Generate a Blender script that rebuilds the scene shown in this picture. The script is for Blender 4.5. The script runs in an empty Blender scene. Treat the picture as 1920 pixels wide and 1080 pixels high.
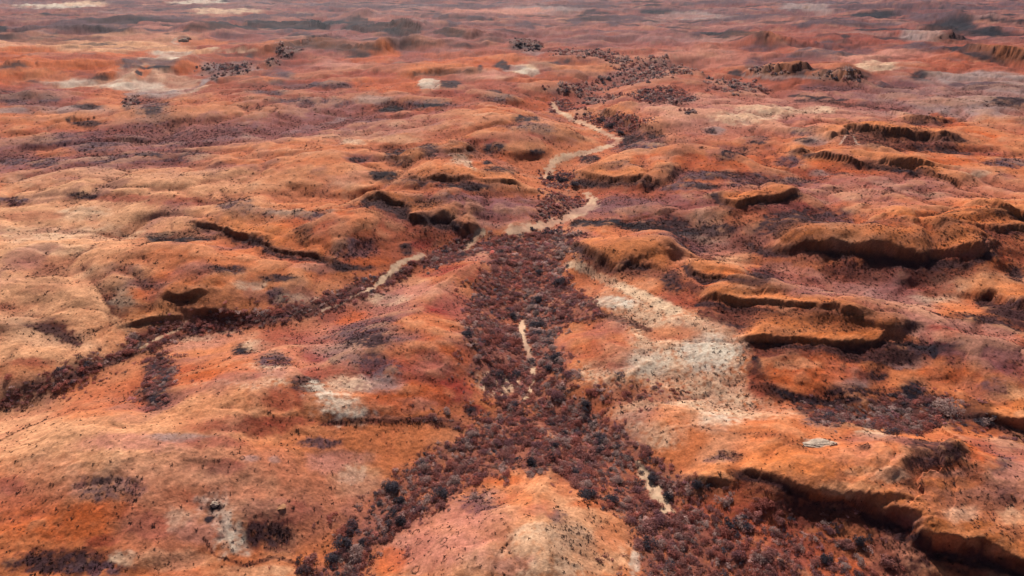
import bpy, math, random
import numpy as np

random.seed(7)
rng = np.random.default_rng(11)
scene = bpy.context.scene
col = scene.collection
R = math.radians

# ------------------------------------------------------------------ camera, sky, sun, exposure
CAM_H = 112.0
PITCH = R(25.1)
FOCAL = 1281.0                      # in pixels of the 1920 wide photograph
cam_d = bpy.data.cameras.new('camera')
cam_d.sensor_width = 36.0
cam_d.lens = 36.0 * FOCAL / 1920.0
cam_d.clip_start = 1.0
cam_d.clip_end = 40000.0
cam = bpy.data.objects.new('camera', cam_d)
cam.location = (0, 0, CAM_H)
cam.rotation_euler = (math.pi / 2 - PITCH, 0, 0)
col.objects.link(cam)
scene.camera = cam

SUN_EL, SUN_AZ = R(40), R(-12)      # azimuth from +Y, positive towards +X
world = bpy.data.worlds.new('World')
scene.world = world
world.use_nodes = True
wn = world.node_tree
sky = wn.nodes.new('ShaderNodeTexSky')
sky.sky_type = 'NISHITA'
sky.sun_disc = False
sky.sun_elevation = SUN_EL
sky.sun_rotation = SUN_AZ
wn.links.new(sky.outputs[0], wn.nodes['Background'].inputs[0])
wn.nodes['Background'].inputs[1].default_value = 0.05

sun_d = bpy.data.lights.new('sun', 'SUN')
sun_d.energy = 5.0
sun_d.angle = R(0.53)
sun_d.color = (1.0, 0.95, 0.89)
sun = bpy.data.objects.new('sun', sun_d)
sx, sy, sz = math.sin(SUN_AZ) * math.cos(SUN_EL), math.cos(SUN_AZ) * math.cos(SUN_EL), math.sin(SUN_EL)
from mathutils import Vector
sun.rotation_euler = Vector((-sx, -sy, -sz)).to_track_quat('-Z', 'Y').to_euler()
sun.location = (0, 200, 400)
col.objects.link(sun)

scene.view_settings.view_transform = 'Standard'
scene.view_settings.look = 'None'
scene.view_settings.gamma = 1.0
scene.view_settings.exposure = 0.66
ALB = 0.60                          # real albedo against the sunlit value seen in the photograph

# ------------------------------------------------------------------ helpers
def tag(o, label=None, cat=None, group=None, kind=None):
    if label: o['label'] = label
    if cat: o['category'] = cat
    if group: o['group'] = group
    if kind: o['kind'] = kind
    return o

def lin(c):
    c = np.asarray(c, float) / 255.0
    return np.where(c <= 0.04045, c / 12.92, ((c + 0.055) / 1.055) ** 2.4)

_perm = np.random.default_rng(5).permutation(1024).astype(np.int64)
_ang = np.random.default_rng(6).random(1024) * 2 * np.pi
_gx, _gy = np.cos(_ang), np.sin(_ang)
def noise(x, y, seed=0):
    xi = np.floor(x).astype(np.int64); yi = np.floor(y).astype(np.int64)
    xf = x - xi; yf = y - yi
    def g(ix, iy, dx, dy):
        h = _perm[(_perm[(ix + seed * 37) & 1023] + iy) & 1023]
        return _gx[h] * dx + _gy[h] * dy
    u = xf * xf * xf * (xf * (xf * 6 - 15) + 10); v = yf * yf * yf * (yf * (yf * 6 - 15) + 10)
    a = g(xi, yi, xf, yf); b = g(xi + 1, yi, xf - 1, yf)
    c = g(xi, yi + 1, xf, yf - 1); d = g(xi + 1, yi + 1, xf - 1, yf - 1)
    return 1.5 * ((a + (b - a) * u) * (1 - v) + (c + (d - c) * u) * v)
def fbm(x, y, scale, octv=4, seed=0, gain=0.5):
    s = 0; a = 1.0; t = 0
    for k in range(octv):
        f = 2.0 ** k / scale
        s = s + a * noise(x * f + 17.3 * k, y * f - 9.1 * k, seed + k); t += a; a *= gain
    return s / t * 1.35
def ridged(x, y, scale, octv=4, seed=0):
    s = 0; a = 1.0; t = 0
    for k in range(octv):
        f = 2.0 ** k / scale
        s = s + a * (1 - np.abs(noise(x * f, y * f, seed + k)) * 1.6); t += a; a *= 0.5
    return s / t
def sstep(a, b, x):
    t = np.clip((x - a) / (b - a), 0, 1)
    return t * t * (3 - 2 * t)

# ------------------------------------------------------------------ the lie of the land: a graded grid, finest near the viewer
NC = 1560
dep = np.concatenate([np.linspace(R(62), R(50), 50)[:-1], np.linspace(R(50), R(3.2), 800)])
y_vis = CAM_H / np.tan(dep)
y_far = np.geomspace(y_vis[-1] * 1.012, 14000, 110)
y_back = np.linspace(-400, y_vis[0] - 1.5, 50)
YR = np.concatenate([y_back, y_vis, y_far])
NR = len(YR)
def wid(y): return 0.86 * np.maximum(y, 60) + 75
S = np.linspace(-1, 1, NC)
GX = (S[None, :] * wid(YR)[:, None])
GY = np.repeat(YR[:, None], NC, 1)

cp, sp = math.cos(PITCH), math.sin(PITCH)
def rays(p):
    p = np.atleast_2d(np.asarray(p, float))
    a = (p[:, 0] - 960) / FOCAL; b = -(p[:, 1] - 540) / FOCAL
    d = np.stack([a, cp + b * sp, -sp + b * cp], 1)
    return d
def flat_hit(p, z0=3.0):
    d = rays(p)
    d[:, 2] = np.minimum(d[:, 2], -0.012)
    t = (CAM_H - z0) / -d[:, 2]
    return d[:, :2] * t[:, None]
rowidx = np.arange(NR)
def lookup(F, x, y):
    j = np.interp(y, YR, rowidx); w = wid(y)
    i = (np.clip(x / w, -1, 1) + 1) / 2 * (NC - 1)
    j0 = np.clip(j.astype(int), 0, NR - 2); i0 = np.clip(i.astype(int), 0, NC - 2)
    fj = j - j0; fi = i - i0
    return ((F[j0, i0] * (1 - fi) + F[j0, i0 + 1] * fi) * (1 - fj) + (F[j0 + 1, i0] * (1 - fi) + F[j0 + 1, i0 + 1] * fi) * fj)
def ground_hit(F, p):
    """where the sight line through a point of the photograph meets the ground F"""
    d = rays(p); d[:, 2] = np.minimum(d[:, 2], -0.012)
    t0 = (CAM_H - 45) / -d[:, 2]; t1 = (CAM_H + 12) / -d[:, 2]
    out = t1.copy(); done = np.zeros(len(d), bool); prev = t0.copy()
    for k in range(1, 97):
        t = t0 + (t1 - t0) * k / 96
        z = CAM_H + d[:, 2] * t
        hit = (z < lookup(F, d[:, 0] * t, d[:, 1] * t)) & ~done
        out = np.where(hit, (t + prev) / 2, out); done |= hit; prev = t
    return d[:, :2] * out[:, None]
def to_px(x, y, z):
    v = np.stack([x, y, z - CAM_H], -1)
    fz = v[..., 1] * cp - v[..., 2] * sp
    up = v[..., 1] * sp + v[..., 2] * cp
    return 960 + FOCAL * v[..., 0] / fz, 540 - FOCAL * up / fz, fz

def seg_dist(X, Y, pts, want_side=False, tvals=None):
    """distance to a polyline in plan; also the interpolated value along it and the side"""
    best = np.full(X.shape, 1e18); side = np.zeros(X.shape); par = np.zeros(X.shape); val = np.zeros(X.shape)
    L = np.concatenate([[0], np.cumsum(np.hypot(*np.diff(pts, axis=0).T))]); LT = max(L[-1], 1e-6)
    for k in range(len(pts) - 1):
        ax, ay = pts[k]; bx, by = pts[k + 1]
        dx, dy = bx - ax, by - ay; l2 = dx * dx + dy * dy + 1e-9
        t = ((X - ax) * dx + (Y - ay) * dy) / l2; tc = np.clip(t, 0, 1)
        ex = X - ax - tc * dx; ey = Y - ay - tc * dy
        d2 = ex * ex + ey * ey
        m = d2 < best
        best = np.where(m, d2, best)
        if want_side: side = np.where(m, np.sign(dx * (Y - ay) - dy * (X - ax)), side)
        par = np.where(m, (L[k] + tc * (L[k + 1] - L[k])) / LT, par)
        if tvals is not None: val = np.where(m, tvals[k] + tc * (tvals[k + 1] - tvals[k]), val)
    return np.sqrt(best), side, par, val

def box_sel(x0, x1, y0, y1):
    """rows and mask of grid points inside a plan box"""
    j0 = max(np.searchsorted(YR, y0) - 1, 0); j1 = min(np.searchsorted(YR, y1) + 1, NR)
    if j1 <= j0: return None
    w = wid(YR[j0:j1]).min(); w2 = wid(YR[j0:j1]).max()
    lo = min(x0 / w, x0 / w2); hi = max(x1 / w, x1 / w2)
    i0 = int(np.clip((lo + 1) / 2 * (NC - 1) - 1, 0, NC)); i1 = int(np.clip((hi + 1) / 2 * (NC - 1) + 2, 0, NC))
    if i1 <= i0: return None
    return slice(j0, j1), slice(i0, i1)

# drainage lines as seen in the photograph (x, y pixels), with how deep and how wide their valley is
DRAINS = [
 ([(560,1180),(640,1080),(700,985),(800,895),(930,800),(985,740),(992,680),(970,600),(985,520),(985,450),(1040,415),(1110,375),(1060,340),(1030,315),(1080,288),(1160,262),(1110,235),(1045,200),(1120,165),(1230,135),(1300,125)], 9, 34),
 ([(1560,1180),(1350,1060),(1240,940),(1180,870),(1090,790),(1010,745)], 9, 30),
 ([(1800,1180),(1600,1080),(1400,1000),(1240,940)], 7, 30),
 ([(-200,815),(0,752),(150,695),(280,640),(420,605),(560,590),(700,545),(790,485),(880,450),(985,435)], 9, 30),
 ([(2000,800),(1850,788),(1650,778),(1450,765),(1250,740),(1060,740)], 5, 22),
 ([(2050,565),(1900,560),(1700,552),(1560,525),(1400,470),(1250,430),(1110,418),(1040,420)], 6, 24),
 ([(570,1062),(430,1055),(400,1000),(390,935)], 2.5, 10),
 ([(560,795),(740,790),(860,790),(930,770)], 2.5, 12),
 ([(285,770),(295,700),(285,645)], 3, 12),
 ([(700,540),(640,505),(520,478),(430,446),(330,452),(150,437)], 4, 20),
 ([(960,432),(870,432),(770,412),(690,384),(600,380)], 4, 22),
 ([(560,130),(400,148),(250,180),(100,166)], 6, 60),
 ([(640,222),(560,245),(440,250),(250,270),(60,300)], 5, 60),
 ([(220,600),(160,560),(140,510)], 2.5, 12),
 ([(160,665),(110,632),(0,590)], 3, 14),
 ([(1290,715),(1200,620),(1130,592)], 2, 10),
 ([(1640,215),(1500,190),(1400,160),(1300,130)], 4, 60),
 ([(1500,330),(1300,260),(1160,262)], 3, 30),
]
# escarpments: edge line left to right with the high ground behind; height, run of the face, how far the back slope reaches
SCARPS = [
 ([(1475,468),(1540,474),(1600,480),(1680,494),(1760,500),(1830,495),(1868,478)], 4.6, 3.2, 34),
 ([(1312,572),(1360,579),(1430,585),(1520,596),(1615,598)], 3.0, 2.2, 16),
 ([(1398,640),(1450,652),(1560,652),(1640,648),(1700,646)], 2.6, 2.4, 22),
 ([(1278,498),(1294,518),(1330,531),(1405,535)], 2.8, 2.6, 18),
 ([(1290,902),(1315,912),(1350,910)], 1.8, 1.8, 9),
 ([(1368,888),(1430,908),(1480,928),(1540,942),(1600,952),(1650,966),(1700,982)], 2.7, 2.2, 20),
 ([(1640,975),(1680,1003),(1712,1022),(1745,1052),(1840,1066),(1930,1085),(2050,1105)], 5.2, 2.6, 24),
 ([(1820,566),(1860,576),(1900,594),(1990,612)], 7.0, 3.0, 26),
 ([(1840,796),(1880,808),(1930,826),(2000,850)], 5.0, 2.0, 18),
 ([(1772,852),(1800,872),(1828,872)], 1.8, 2.4, 12),
 ([(1640,436),(1700,440),(1750,445),(1850,445),(1930,455)], 4.2, 9.0, 40),
 ([(1810,402),(1870,412),(1990,440)], 5.0, 3.0, 30),
 ([(1572,262),(1610,252),(1690,262),(1800,270)], 6.0, 6.0, 50),
 ([(1518,296),(1560,304),(1620,314),(1745,322)], 4.2, 2.0, 30),
 ([(1715,330),(1790,350)], 3.2, 2.0, 24),
 ([(1335,368),(1362,394),(1430,388),(1505,368)], 3.4, 3.0, 30),
 ([(1064,462),(1100,482),(1150,498),(1215,512)], 2.8, 4.0, 30),
 ([(680,380),(730,396),(770,416),(830,432),(880,436)], 4.4, 6.0, 40),
 ([(365,430),(430,446),(490,458),(522,478),(600,496)], 3.6, 2.0, 26),
 ([(352,600),(400,606),(445,600)], 3.6, 2.0, 14),
 ([(238,616),(330,606)], 2.6, 1.4, 14),
 ([(300,568),(350,576),(395,566)], 2.4, 3.0, 14),
 ([(350,57),(400,55),(455,54)], 7, 4, 120),
 ([(468,50),(525,48),(570,48),(612,46)], 9, 5, 150),
 ([(680,56),(745,58)], 11, 6, 150), ([(760,60),(795,60)], 11, 6, 120), ([(812,66),(872,70)], 10, 6, 150),
 ([(522,94),(560,90),(640,94),(712,94)], 8, 4, 120), ([(750,86),(815,86)], 5, 3, 90),
 ([(1405,141),(1470,142),(1530,139)], 10, 8, 90), ([(1540,153),(1600,156),(1632,154)], 10, 8, 90),
 ([(1800,92),(1860,106),(1940,118)], 9, 5, 150), ([(20,58),(110,58),(180,61),(238,64)], 7, 6, 150),
 ([(1335,66),(1430,66)], 6, 4, 120), ([(1730,58),(1800,60)], 9, 8, 120), ([(1765,77),(1810,76)], 8, 5, 100),
 ([(780,146),(830,142),(885,140)], 5, 5, 60), ([(5,127),(55,126)], 5, 2.5, 60), ([(172,149),(203,148)], 4, 2, 30),
 ([(1690,232),(1740,232),(1780,230)], 5, 3, 40), ([(1125,214),(1160,234),(1210,248)], 5, 4, 40),
 ([(725,296),(770,302)], 3, 2.5, 30), ([(825,290),(870,298),(902,294)], 3.5, 4, 30), ([(755,346),(830,352),(985,356)], 3.5, 4, 50),
 ([(1075,328),(1140,346),(1245,350)], 3.5, 3, 40), ([(1480,288),(1512,290)], 3, 2, 20),
 ([(500,126),(525,122)], 4, 3, 40), ([(1840,38),(1920,47)], 7, 5, 150), ([(815,36),(905,40)], 7, 6, 150),
]
# mounds and hollows: centre, half axes in pixels, height
MOUNDS = [
 (950,1040,225,135,5.0), (800,640,120,90,4.5), (500,760,200,60,3.5), (250,900,260,110,5), (560,985,90,50,-.8),
 (120,830,140,60,2), (60,665,120,45,4), (330,500,140,45,4), (430,545,110,35,3), (680,430,130,45,4), (1010,260,140,30,5),
 (1130,650,70,50,3.5), (1180,480,110,28,4), (1520,720,120,45,1.2), (1700,600,140,35,4), (1850,680,120,40,4),
 (1640,900,170,60,3.5), (1850,930,130,60,3), (560,310,170,40,6), (200,360,200,25,4), (930,235,160,25,5),
 (1200,272,60,16,5), (345,82,14,4,5), (355,128,30,10,8), (150,128,80,10,6), (720,102,22,7,9), (430,215,150,22,6),
 (70,185,70,14,8), (945,190,40,7,6), (1540,415,100,26,-3), (1420,92,40,6,9), (1580,142,50,8,5), (1790,45,60,8,14),
 (1860,62,40,7,10), (150,48,100,6,10), (670,38,30,6,14), (880,35,60,6,10), (1230,22,60,5,14), (1640,30,60,4,12), (1740,20,80,5,18),
 (1500,60,160,14,8), (880,92,110,10,7), (1240,215,120,18,-2), (1600,310,160,20,4), (1300,300,120,18,4), (1430,560,90,20,2),
]

# base relief
dd = np.hypot(GX, GY)
Z = 2.2 * fbm(GX, GY, 95, 4, 3) + 0.9 * fbm(GX, GY, 24, 3, 9)
Z += sstep(450, 1400, dd) * (11 * fbm(GX, GY, 330, 4, 21) + 7 * ridged(GX * .7, GY, 190, 4, 31))
Z += sstep(650, 1100, dd) * (5.5 * (ridged(GX * .55, GY, 75, 4, 33) - .6) + 2.2 * fbm(GX * .6, GY, 28, 3, 35))
Z += sstep(2500, 7000, dd) * (40 * fbm(GX, GY, 2600, 4, 41))
wX = GX + 7 * fbm(GX, GY, 40, 3, 51); wY = GY + 7 * fbm(GX, GY, 40, 3, 61)
valley = np.full(GX.shape, 13.0)
for pts, A, L in DRAINS:
    P = flat_hit(pts, 1.0)
    s = box_sel(P[:, 0].min() - 4 * L, P[:, 0].max() + 4 * L, P[:, 1].min() - 4 * L, P[:, 1].max() + 4 * L)
    if s is None: continue
    d, _, _, _ = seg_dist(wX[s], wY[s], P)
    valley[s] = np.minimum(valley[s], (13.0 - A * 1.4) + A * 1.4 * (1 - np.exp(-(d / L) ** 1.7)))
Z += valley - 5.0
for cx, cy, rx, ry, hh in MOUNDS:
    c = flat_hit([(cx, cy), (cx + rx, cy), (cx, cy - ry), (cx, cy + ry)], 4.0)
    ax = abs(c[1, 0] - c[0, 0]); ay = abs(c[2, 1] - c[3, 1]) / 2; m = c[0].copy(); m[1] = (c[2, 1] + c[3, 1]) / 2; m[0] = c[0, 0]
    s = box_sel(m[0] - 1.8 * ax, m[0] + 1.8 * ax, m[1] - 1.8 * ay, m[1] + 1.8 * ay)
    if s is None: continue
    q = ((wX[s] - m[0]) / ax) ** 2 + ((wY[s] - m[1]) / ay) ** 2
    Z[s] += hh * np.exp(-1.3 * q)
# flat-topped, rounded tables
for cx, cy, rx, ry, hh in [(1520,702,92,36,1.5),(1680,462,190,20,3.4),(1410,562,92,17,2.4),(1340,514,66,16,2.8),(1600,634,120,12,2.0),(1418,374,70,14,2.6),(1180,478,110,22,2.4),(1780,425,110,16,3.0),(1690,262,110,10,3.5),(1560,900,150,40,1.6),(700,400,90,20,2.5)]:
    c = flat_hit([(cx, cy), (cx + rx, cy), (cx, cy - ry), (cx, cy + ry)], 4.0)
    ax = abs(c[1, 0] - c[0, 0]); ay = abs(c[2, 1] - c[3, 1]) / 2; mx_, my_ = c[0, 0], (c[2, 1] + c[3, 1]) / 2
    s = box_sel(mx_ - 1.8 * ax, mx_ + 1.8 * ax, my_ - 1.8 * ay, my_ + 1.8 * ay)
    if s is None: continue
    q = ((wX[s] - mx_) / ax) ** 2 + ((wY[s] - my_) / ay) ** 2
    Z[s] += .7 * hh * np.exp(-q ** 3)
# gullied, eroded slopes away from the creek beds
ero = sstep(0.8, 7.0, valley)
gl = np.abs(fbm(wX, wY, 85, 4, 701)); Z -= ero * (3.0 * np.exp(-(gl / .17) ** 1.4)) * sstep(1500, 700, dd) * (.30 + .70 * sstep(170, 420, dd))
gl2 = np.abs(fbm(wX, wY, 34, 3, 711)); Z -= ero * (.55 * np.exp(-(gl2 / .14) ** 1.3)) * sstep(700, 300, dd)
Z += sstep(350, 700, dd) * 3.5 * fbm(GX, GY, 70, 4, 721)
Z += ero * (1.25 * (ridged(wX, wY, 34, 4, 71) - 0.6) + 0.28 * (ridged(wX, wY, 7, 3, 75) - 0.6))
Z0 = Z.copy()
jx = 3.2 * fbm(GX, GY, 16, 3, 81) + 0.4 * fbm(GX, GY, 2.2, 2, 83); jy = 3.2 * fbm(GX, GY, 16, 3, 91) + 0.4 * fbm(GX, GY, 2.2, 2, 93)
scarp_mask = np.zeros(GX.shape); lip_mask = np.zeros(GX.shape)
jl = (3.4 * fbm(GX, GY, 24, 3, 95), 3.4 * fbm(GX, GY, 24, 3, 97)); talus_mask = np.zeros(GX.shape)
for pts, hh, face, back in SCARPS:
    back *= 1.35
    P = ground_hit(Z0, pts)
    e0 = P[0] - P[1]; e1 = P[-1] - P[-2]; xl = 2.2 * hh
    P = np.concatenate([[P[0] + e0 / np.linalg.norm(e0) * xl], P, [P[-1] + e1 / np.linalg.norm(e1) * xl]])
    LT = np.hypot(*np.diff(P, axis=0).T).sum(); tf = min(.48, 4.2 * hh / LT)
    ym = P[:, 1].mean(); face = max(face, 1.3 * np.interp(ym, YR[:-1], np.diff(YR)))
    ext = 2.4 * back + 12
    s = box_sel(P[:, 0].min() - ext, P[:, 0].max() + ext, P[:, 1].min() - ext, P[:, 1].max() + ext)
    if s is None: continue
    k = min(max(face / 2.5, 0.7), 3.0)
    d, side, par, _ = seg_dist(GX[s] + jx[s] * k + jl[0][s] * min(1, hh * back / 90), GY[s] + jy[s] * k + jl[1][s] * min(1, hh * back / 90), P, True)
    sd = d * side
    hn = np.clip(1.0 + .45 * fbm(GX[s], GY[s], 7 * face + 14, 3, 141 + int(hh * 10)), .25, 1.4)
    endt = sstep(0.0, tf, par) * sstep(1.0, 1 - tf, par) * hn
    steep = np.where(sd >= 0, sstep(0, face * .8, sd), 0.0)
    talus = sstep(-face * 3.4, face * .5, sd)
    prof = (.58 * steep + .42 * talus) * np.exp(-(np.maximum(sd - face, 0) / back) ** 1.3)
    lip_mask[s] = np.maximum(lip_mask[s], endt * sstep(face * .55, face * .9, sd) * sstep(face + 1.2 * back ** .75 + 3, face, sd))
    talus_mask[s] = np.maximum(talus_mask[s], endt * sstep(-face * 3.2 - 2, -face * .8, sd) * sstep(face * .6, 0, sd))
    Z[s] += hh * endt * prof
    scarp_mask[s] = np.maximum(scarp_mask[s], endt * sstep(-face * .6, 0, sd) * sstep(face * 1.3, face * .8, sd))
# rough broken rock on the faces, and small ground relief
Z += scarp_mask * 0.40 * (ridged(GX, GY, 2.4, 3, 101) - .6)
Z += 0.10 * fbm(GX, GY, 1.6, 3, 111) * sstep(420, 150, dd)

# ------------------------------------------------------------------ soil colours (iron oxide, bleached clay, ...; nv also paints the shade of scarps)
PAL = dict(pk=(228,164,120), or_=(208,118,72), do=(205,98,48), rb=(160,70,50), br=(104,52,40), mv=(140,86,86), pu=(94,66,72),
           cr=(224,184,150), wh=(226,206,182), cm=(150,46,40), dk=(60,38,42), nv=(30,27,38), pi=(200,130,110), gy=(158,132,126), sd=(230,190,154))  # nv: dark scrub, and scarp shade put into the ground colour
PALL = {k: lin(v) for k, v in PAL.items()}
rgb = np.zeros(GX.shape + (3,))
far = sstep(500, 1500, GY)
rgb[:] = PALL['or_']
def blend(s, m, c): rgb[s] += m[..., None] * (c - rgb[s])
ALLS = (slice(None), slice(None))
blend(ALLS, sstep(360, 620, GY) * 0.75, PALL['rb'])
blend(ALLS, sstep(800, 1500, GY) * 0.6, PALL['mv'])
n1 = fbm(GX, GY, 70, 5, 121); n2 = fbm(GX, GY, 22, 4, 131); n3 = fbm(GX, GY, 60, 4, 141)
tuft = np.full(GX.shape, 0.05)      # small plants per square metre
shrub = np.zeros(GX.shape)
shrub_far = np.zeros(GX.shape)
warps = {}
for sc in (3, 9, 28, 90):
    warps[sc] = (fbm(GX, GY, sc, 4, 151 + sc), fbm(GX, GY, sc, 4, 171 + sc))
def wsel(size):
    return min(warps, key=lambda q: abs(math.log(q / max(size, .3))))
TUFT = dict(dk=0.5, nv=0.7, pu=0.55, br=0.30, rb=0.12, mv=0.14, cr=0.08, wh=0.06, pi=0.09, pk=0.06, cm=0.14)

SPECK = (sstep(330, 160, dd) * fbm(GX, GY, 1.7, 3, 401) + sstep(160, 330, dd) * sstep(900, 500, dd) * fbm(GX, GY, 4.5, 3, 411) + sstep(500, 900, dd) * fbm(GX, GY, 17, 4, 421))
SPECK_OF = dict(nv=.35, dk=.8, pu=1.0, br=.8, mv=.7, cr=1.0, wh=.9)
def paint(mask, s, cls, alpha, dens=None):
    mask = np.clip(mask * (1 + SPECK_OF.get(cls, .35) * SPECK[s]) + .35 * SPECK_OF.get(cls, .35) * SPECK[s] * (4 * mask * (1 - mask)), 0, 1)
    if cls in ('dk', 'nv', 'pu', 'br'): alpha = min(1.0, alpha * 1.16)
    blend(s, mask * alpha, PALL[cls])
    t = TUFT.get(cls, 0.06) if dens is None else dens
    tuft[s] += mask * alpha * (t - tuft[s])

def ell_mask(cx, cy, rx, ry, rot=0, soft=0.45, F=None):
    a = np.linspace(0, 2 * np.pi, 24, endpoint=False); cr, sr = math.cos(R(rot)), math.sin(R(rot))
    ex, ey = rx * np.cos(a), ry * np.sin(a)
    W = ground_hit(Z, np.stack([cx + ex * cr - ey * sr, cy + ex * sr + ey * cr], 1))
    c = W.mean(0); C = np.cov((W - c).T) * 2.0
    C += np.eye(2) * 0.05
    Ci = np.linalg.inv(C); ev = np.sqrt(np.linalg.eigvalsh(C))
    ext = ev[1] * (1.3 + soft)
    s = box_sel(c[0] - ext, c[0] + ext, c[1] - ext, c[1] + ext)
    if s is None: return None, None
    ws = wsel(ev[0] * 0.9); amp = min(ws, ev[0]) * 0.42
    X = GX[s] + warps[ws][0][s] * amp - c[0]; Y = GY[s] + warps[ws][1][s] * amp - c[1]
    q = np.sqrt(Ci[0, 0] * X * X + 2 * Ci[0, 1] * X * Y + Ci[1, 1] * Y * Y)
    return sstep(1 + soft, 1 - soft, q), s

def stroke_mask(pts, soft=0.35, grow=1.0, wob=.5):
    pts = np.asarray(pts, float); p = pts[:, :2]; w = pts[:, 2]
    t = np.gradient(p, axis=0); t /= np.linalg.norm(t, axis=1)[:, None] + 1e-9
    n = np.stack([-t[:, 1], t[:, 0]], 1)
    P = ground_hit(Z, p); A = ground_hit(Z, p + n * w[:, None]); B = ground_hit(Z, p - n * w[:, None])
    tw = np.gradient(P, axis=0); tw /= np.linalg.norm(tw, axis=1)[:, None] + 1e-9
    hw = np.abs((A - B)[:, 0] * -tw[:, 1] + (A - B)[:, 1] * tw[:, 0]) / 2 * grow + 0.05
    ext = hw.max() * 2 + 1
    s = box_sel(P[:, 0].min() - ext, P[:, 0].max() + ext, P[:, 1].min() - ext, P[:, 1].max() + ext)
    if s is None: return None, None
    ws = wsel(np.median(hw)); amp = min(ws, np.median(hw)) * wob
    d, _, _, v = seg_dist(GX[s] + warps[ws][0][s] * amp, GY[s] + warps[ws][1][s] * amp, P, False, hw)
    return sstep(1 + soft, 1 - soft, d / np.maximum(v, .05)), s

def poly_mask(pts, soft=2.0, F=None):
    p = np.asarray(pts, float)
    q = np.concatenate([p, p[:1]]); dense = []
    for k in range(len(p)):
        n = max(1, int(np.hypot(*(q[k + 1] - q[k])) / 40))
        dense += [q[k] + (q[k + 1] - q[k]) * j / n for j in range(n)]
    W = ground_hit(Z, np.array(dense)); Wc = np.concatenate([W, W[:1]])
    ext = soft * 2 + 4
    s = box_sel(W[:, 0].min() - ext, W[:, 0].max() + ext, W[:, 1].min() - ext, W[:, 1].max() + ext)
    if s is None: return None, None
    ws = wsel(soft * 3.5)
    X = GX[s] + warps[ws][0][s] * soft * 1.3; Y = GY[s] + warps[ws][1][s] * soft * 1.3
    d, _, _, _ = seg_dist(X, Y, Wc)
    ins = np.zeros(X.shape, bool)
    for k in range(len(W)):
        ax, ay = Wc[k]; bx, by = Wc[k + 1]
        c = (ay > Y) != (by > Y)
        ins ^= c & (X < (bx - ax) * (Y - ay) / (by - ay + 1e-12) + ax)
    return sstep(-soft, soft, np.where(ins, d, -d)), s

def E(cls, cx, cy, rx, ry, rot=0, a=0.85, soft=0.42, dens=None):
    a = min(1, a * 1.12)
    if cy < 170: soft = .28
    m, s = ell_mask(cx, cy, rx, ry, rot, soft)
    if s: paint(m, s, cls, a, dens)
def T(cls, pts, a=0.9, soft=0.4, dens=None):
    a = min(1, a * 1.15)
    if np.mean([q[1] for q in pts]) < 125: pts = [(x_, y_, w_ * 1.35) for x_, y_, w_ in pts]; soft *= .7
    m, s = stroke_mask(pts, soft)
    if s: paint(m, s, cls, a, dens)
def P(cls, pts, a=0.85, soft=2.0, dens=None):
    m, s = poly_mask(pts, soft)
    if s: paint(m, s, cls, a, dens)

# --- broad zones
E('gy',200,4,330,12,a=.5)
E('pk',170,80,230,19,a=.9); E('rb',420,105,180,20,a=.6); E('mv',700,60,260,18,a=.7); E('mv',1350,40,300,22,a=.5)
E('rb',1560,60,170,24,a=.8); E('pi',1630,100,130,18,a=.7); E('mv',300,275,340,52,a=.85); E('mv',100,285,160,50,a=.5)
E('or_',90,222,120,22,a=.8); E('or_',340,205,150,26,a=.75); E('rb',560,170,140,28,a=.7); E('mv',620,215,90,22,a=.6)
E('pi',1330,110,120,20,a=.5); E('mv',1120,60,160,20,a=.6); E('rb',1110,85,130,14,a=.7)
E('pi',1440,205,220,32,a=.8); E('gy',1800,180,190,40,a=.8); E('mv',1650,175,150,30,a=.6); E('pi',1250,215,120,22,a=.75)
E('or_',1700,300,260,36,a=.85); E('or_',1330,295,140,26,a=.9); E('rb',1500,330,220,20,a=.6); E('pi',1650,350,260,22,a=.6)
E('or_',560,300,180,45,a=.85); E('pk',300,335,260,22,a=.6); E('pk',110,400,200,60,a=.85); E('pk',330,400,180,50,a=.5)
E('or_',720,330,200,50,a=.7); E('or_',980,245,180,38,a=.85); E('pk',100,520,220,90,a=.8); E('or_',350,480,240,60,a=.7)
E('rb',850,390,190,30,a=.7); E('mv',890,395,110,22,a=.4); E('rb',700,450,130,50,a=.6); E('rb',1240,370,180,30,a=.6); E('mv',1200,385,130,18,a=.5)
E('or_',1180,470,130,34,a=.8); E('rb',1240,470,90,26,a=.5); E('rb',1560,400,200,40,a=.5); E('rb',780,640,170,90,a=.6)
E('pi',650,640,190,60,a=.45); E('or_',1500,640,260,110,a=.6); E('or_',300,950,420,180,a=.55); E('pk',250,830,330,80,a=.45); E('pk',700,560,200,30,a=.3); E('pk',110,800,180,70,a=.75)
E('or_',640,860,190,60,a=.8); E('or_',1450,800,150,60,a=.75); E('rb',1470,990,240,110,a=.6); E('pi',1750,920,240,80,a=.75)

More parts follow.
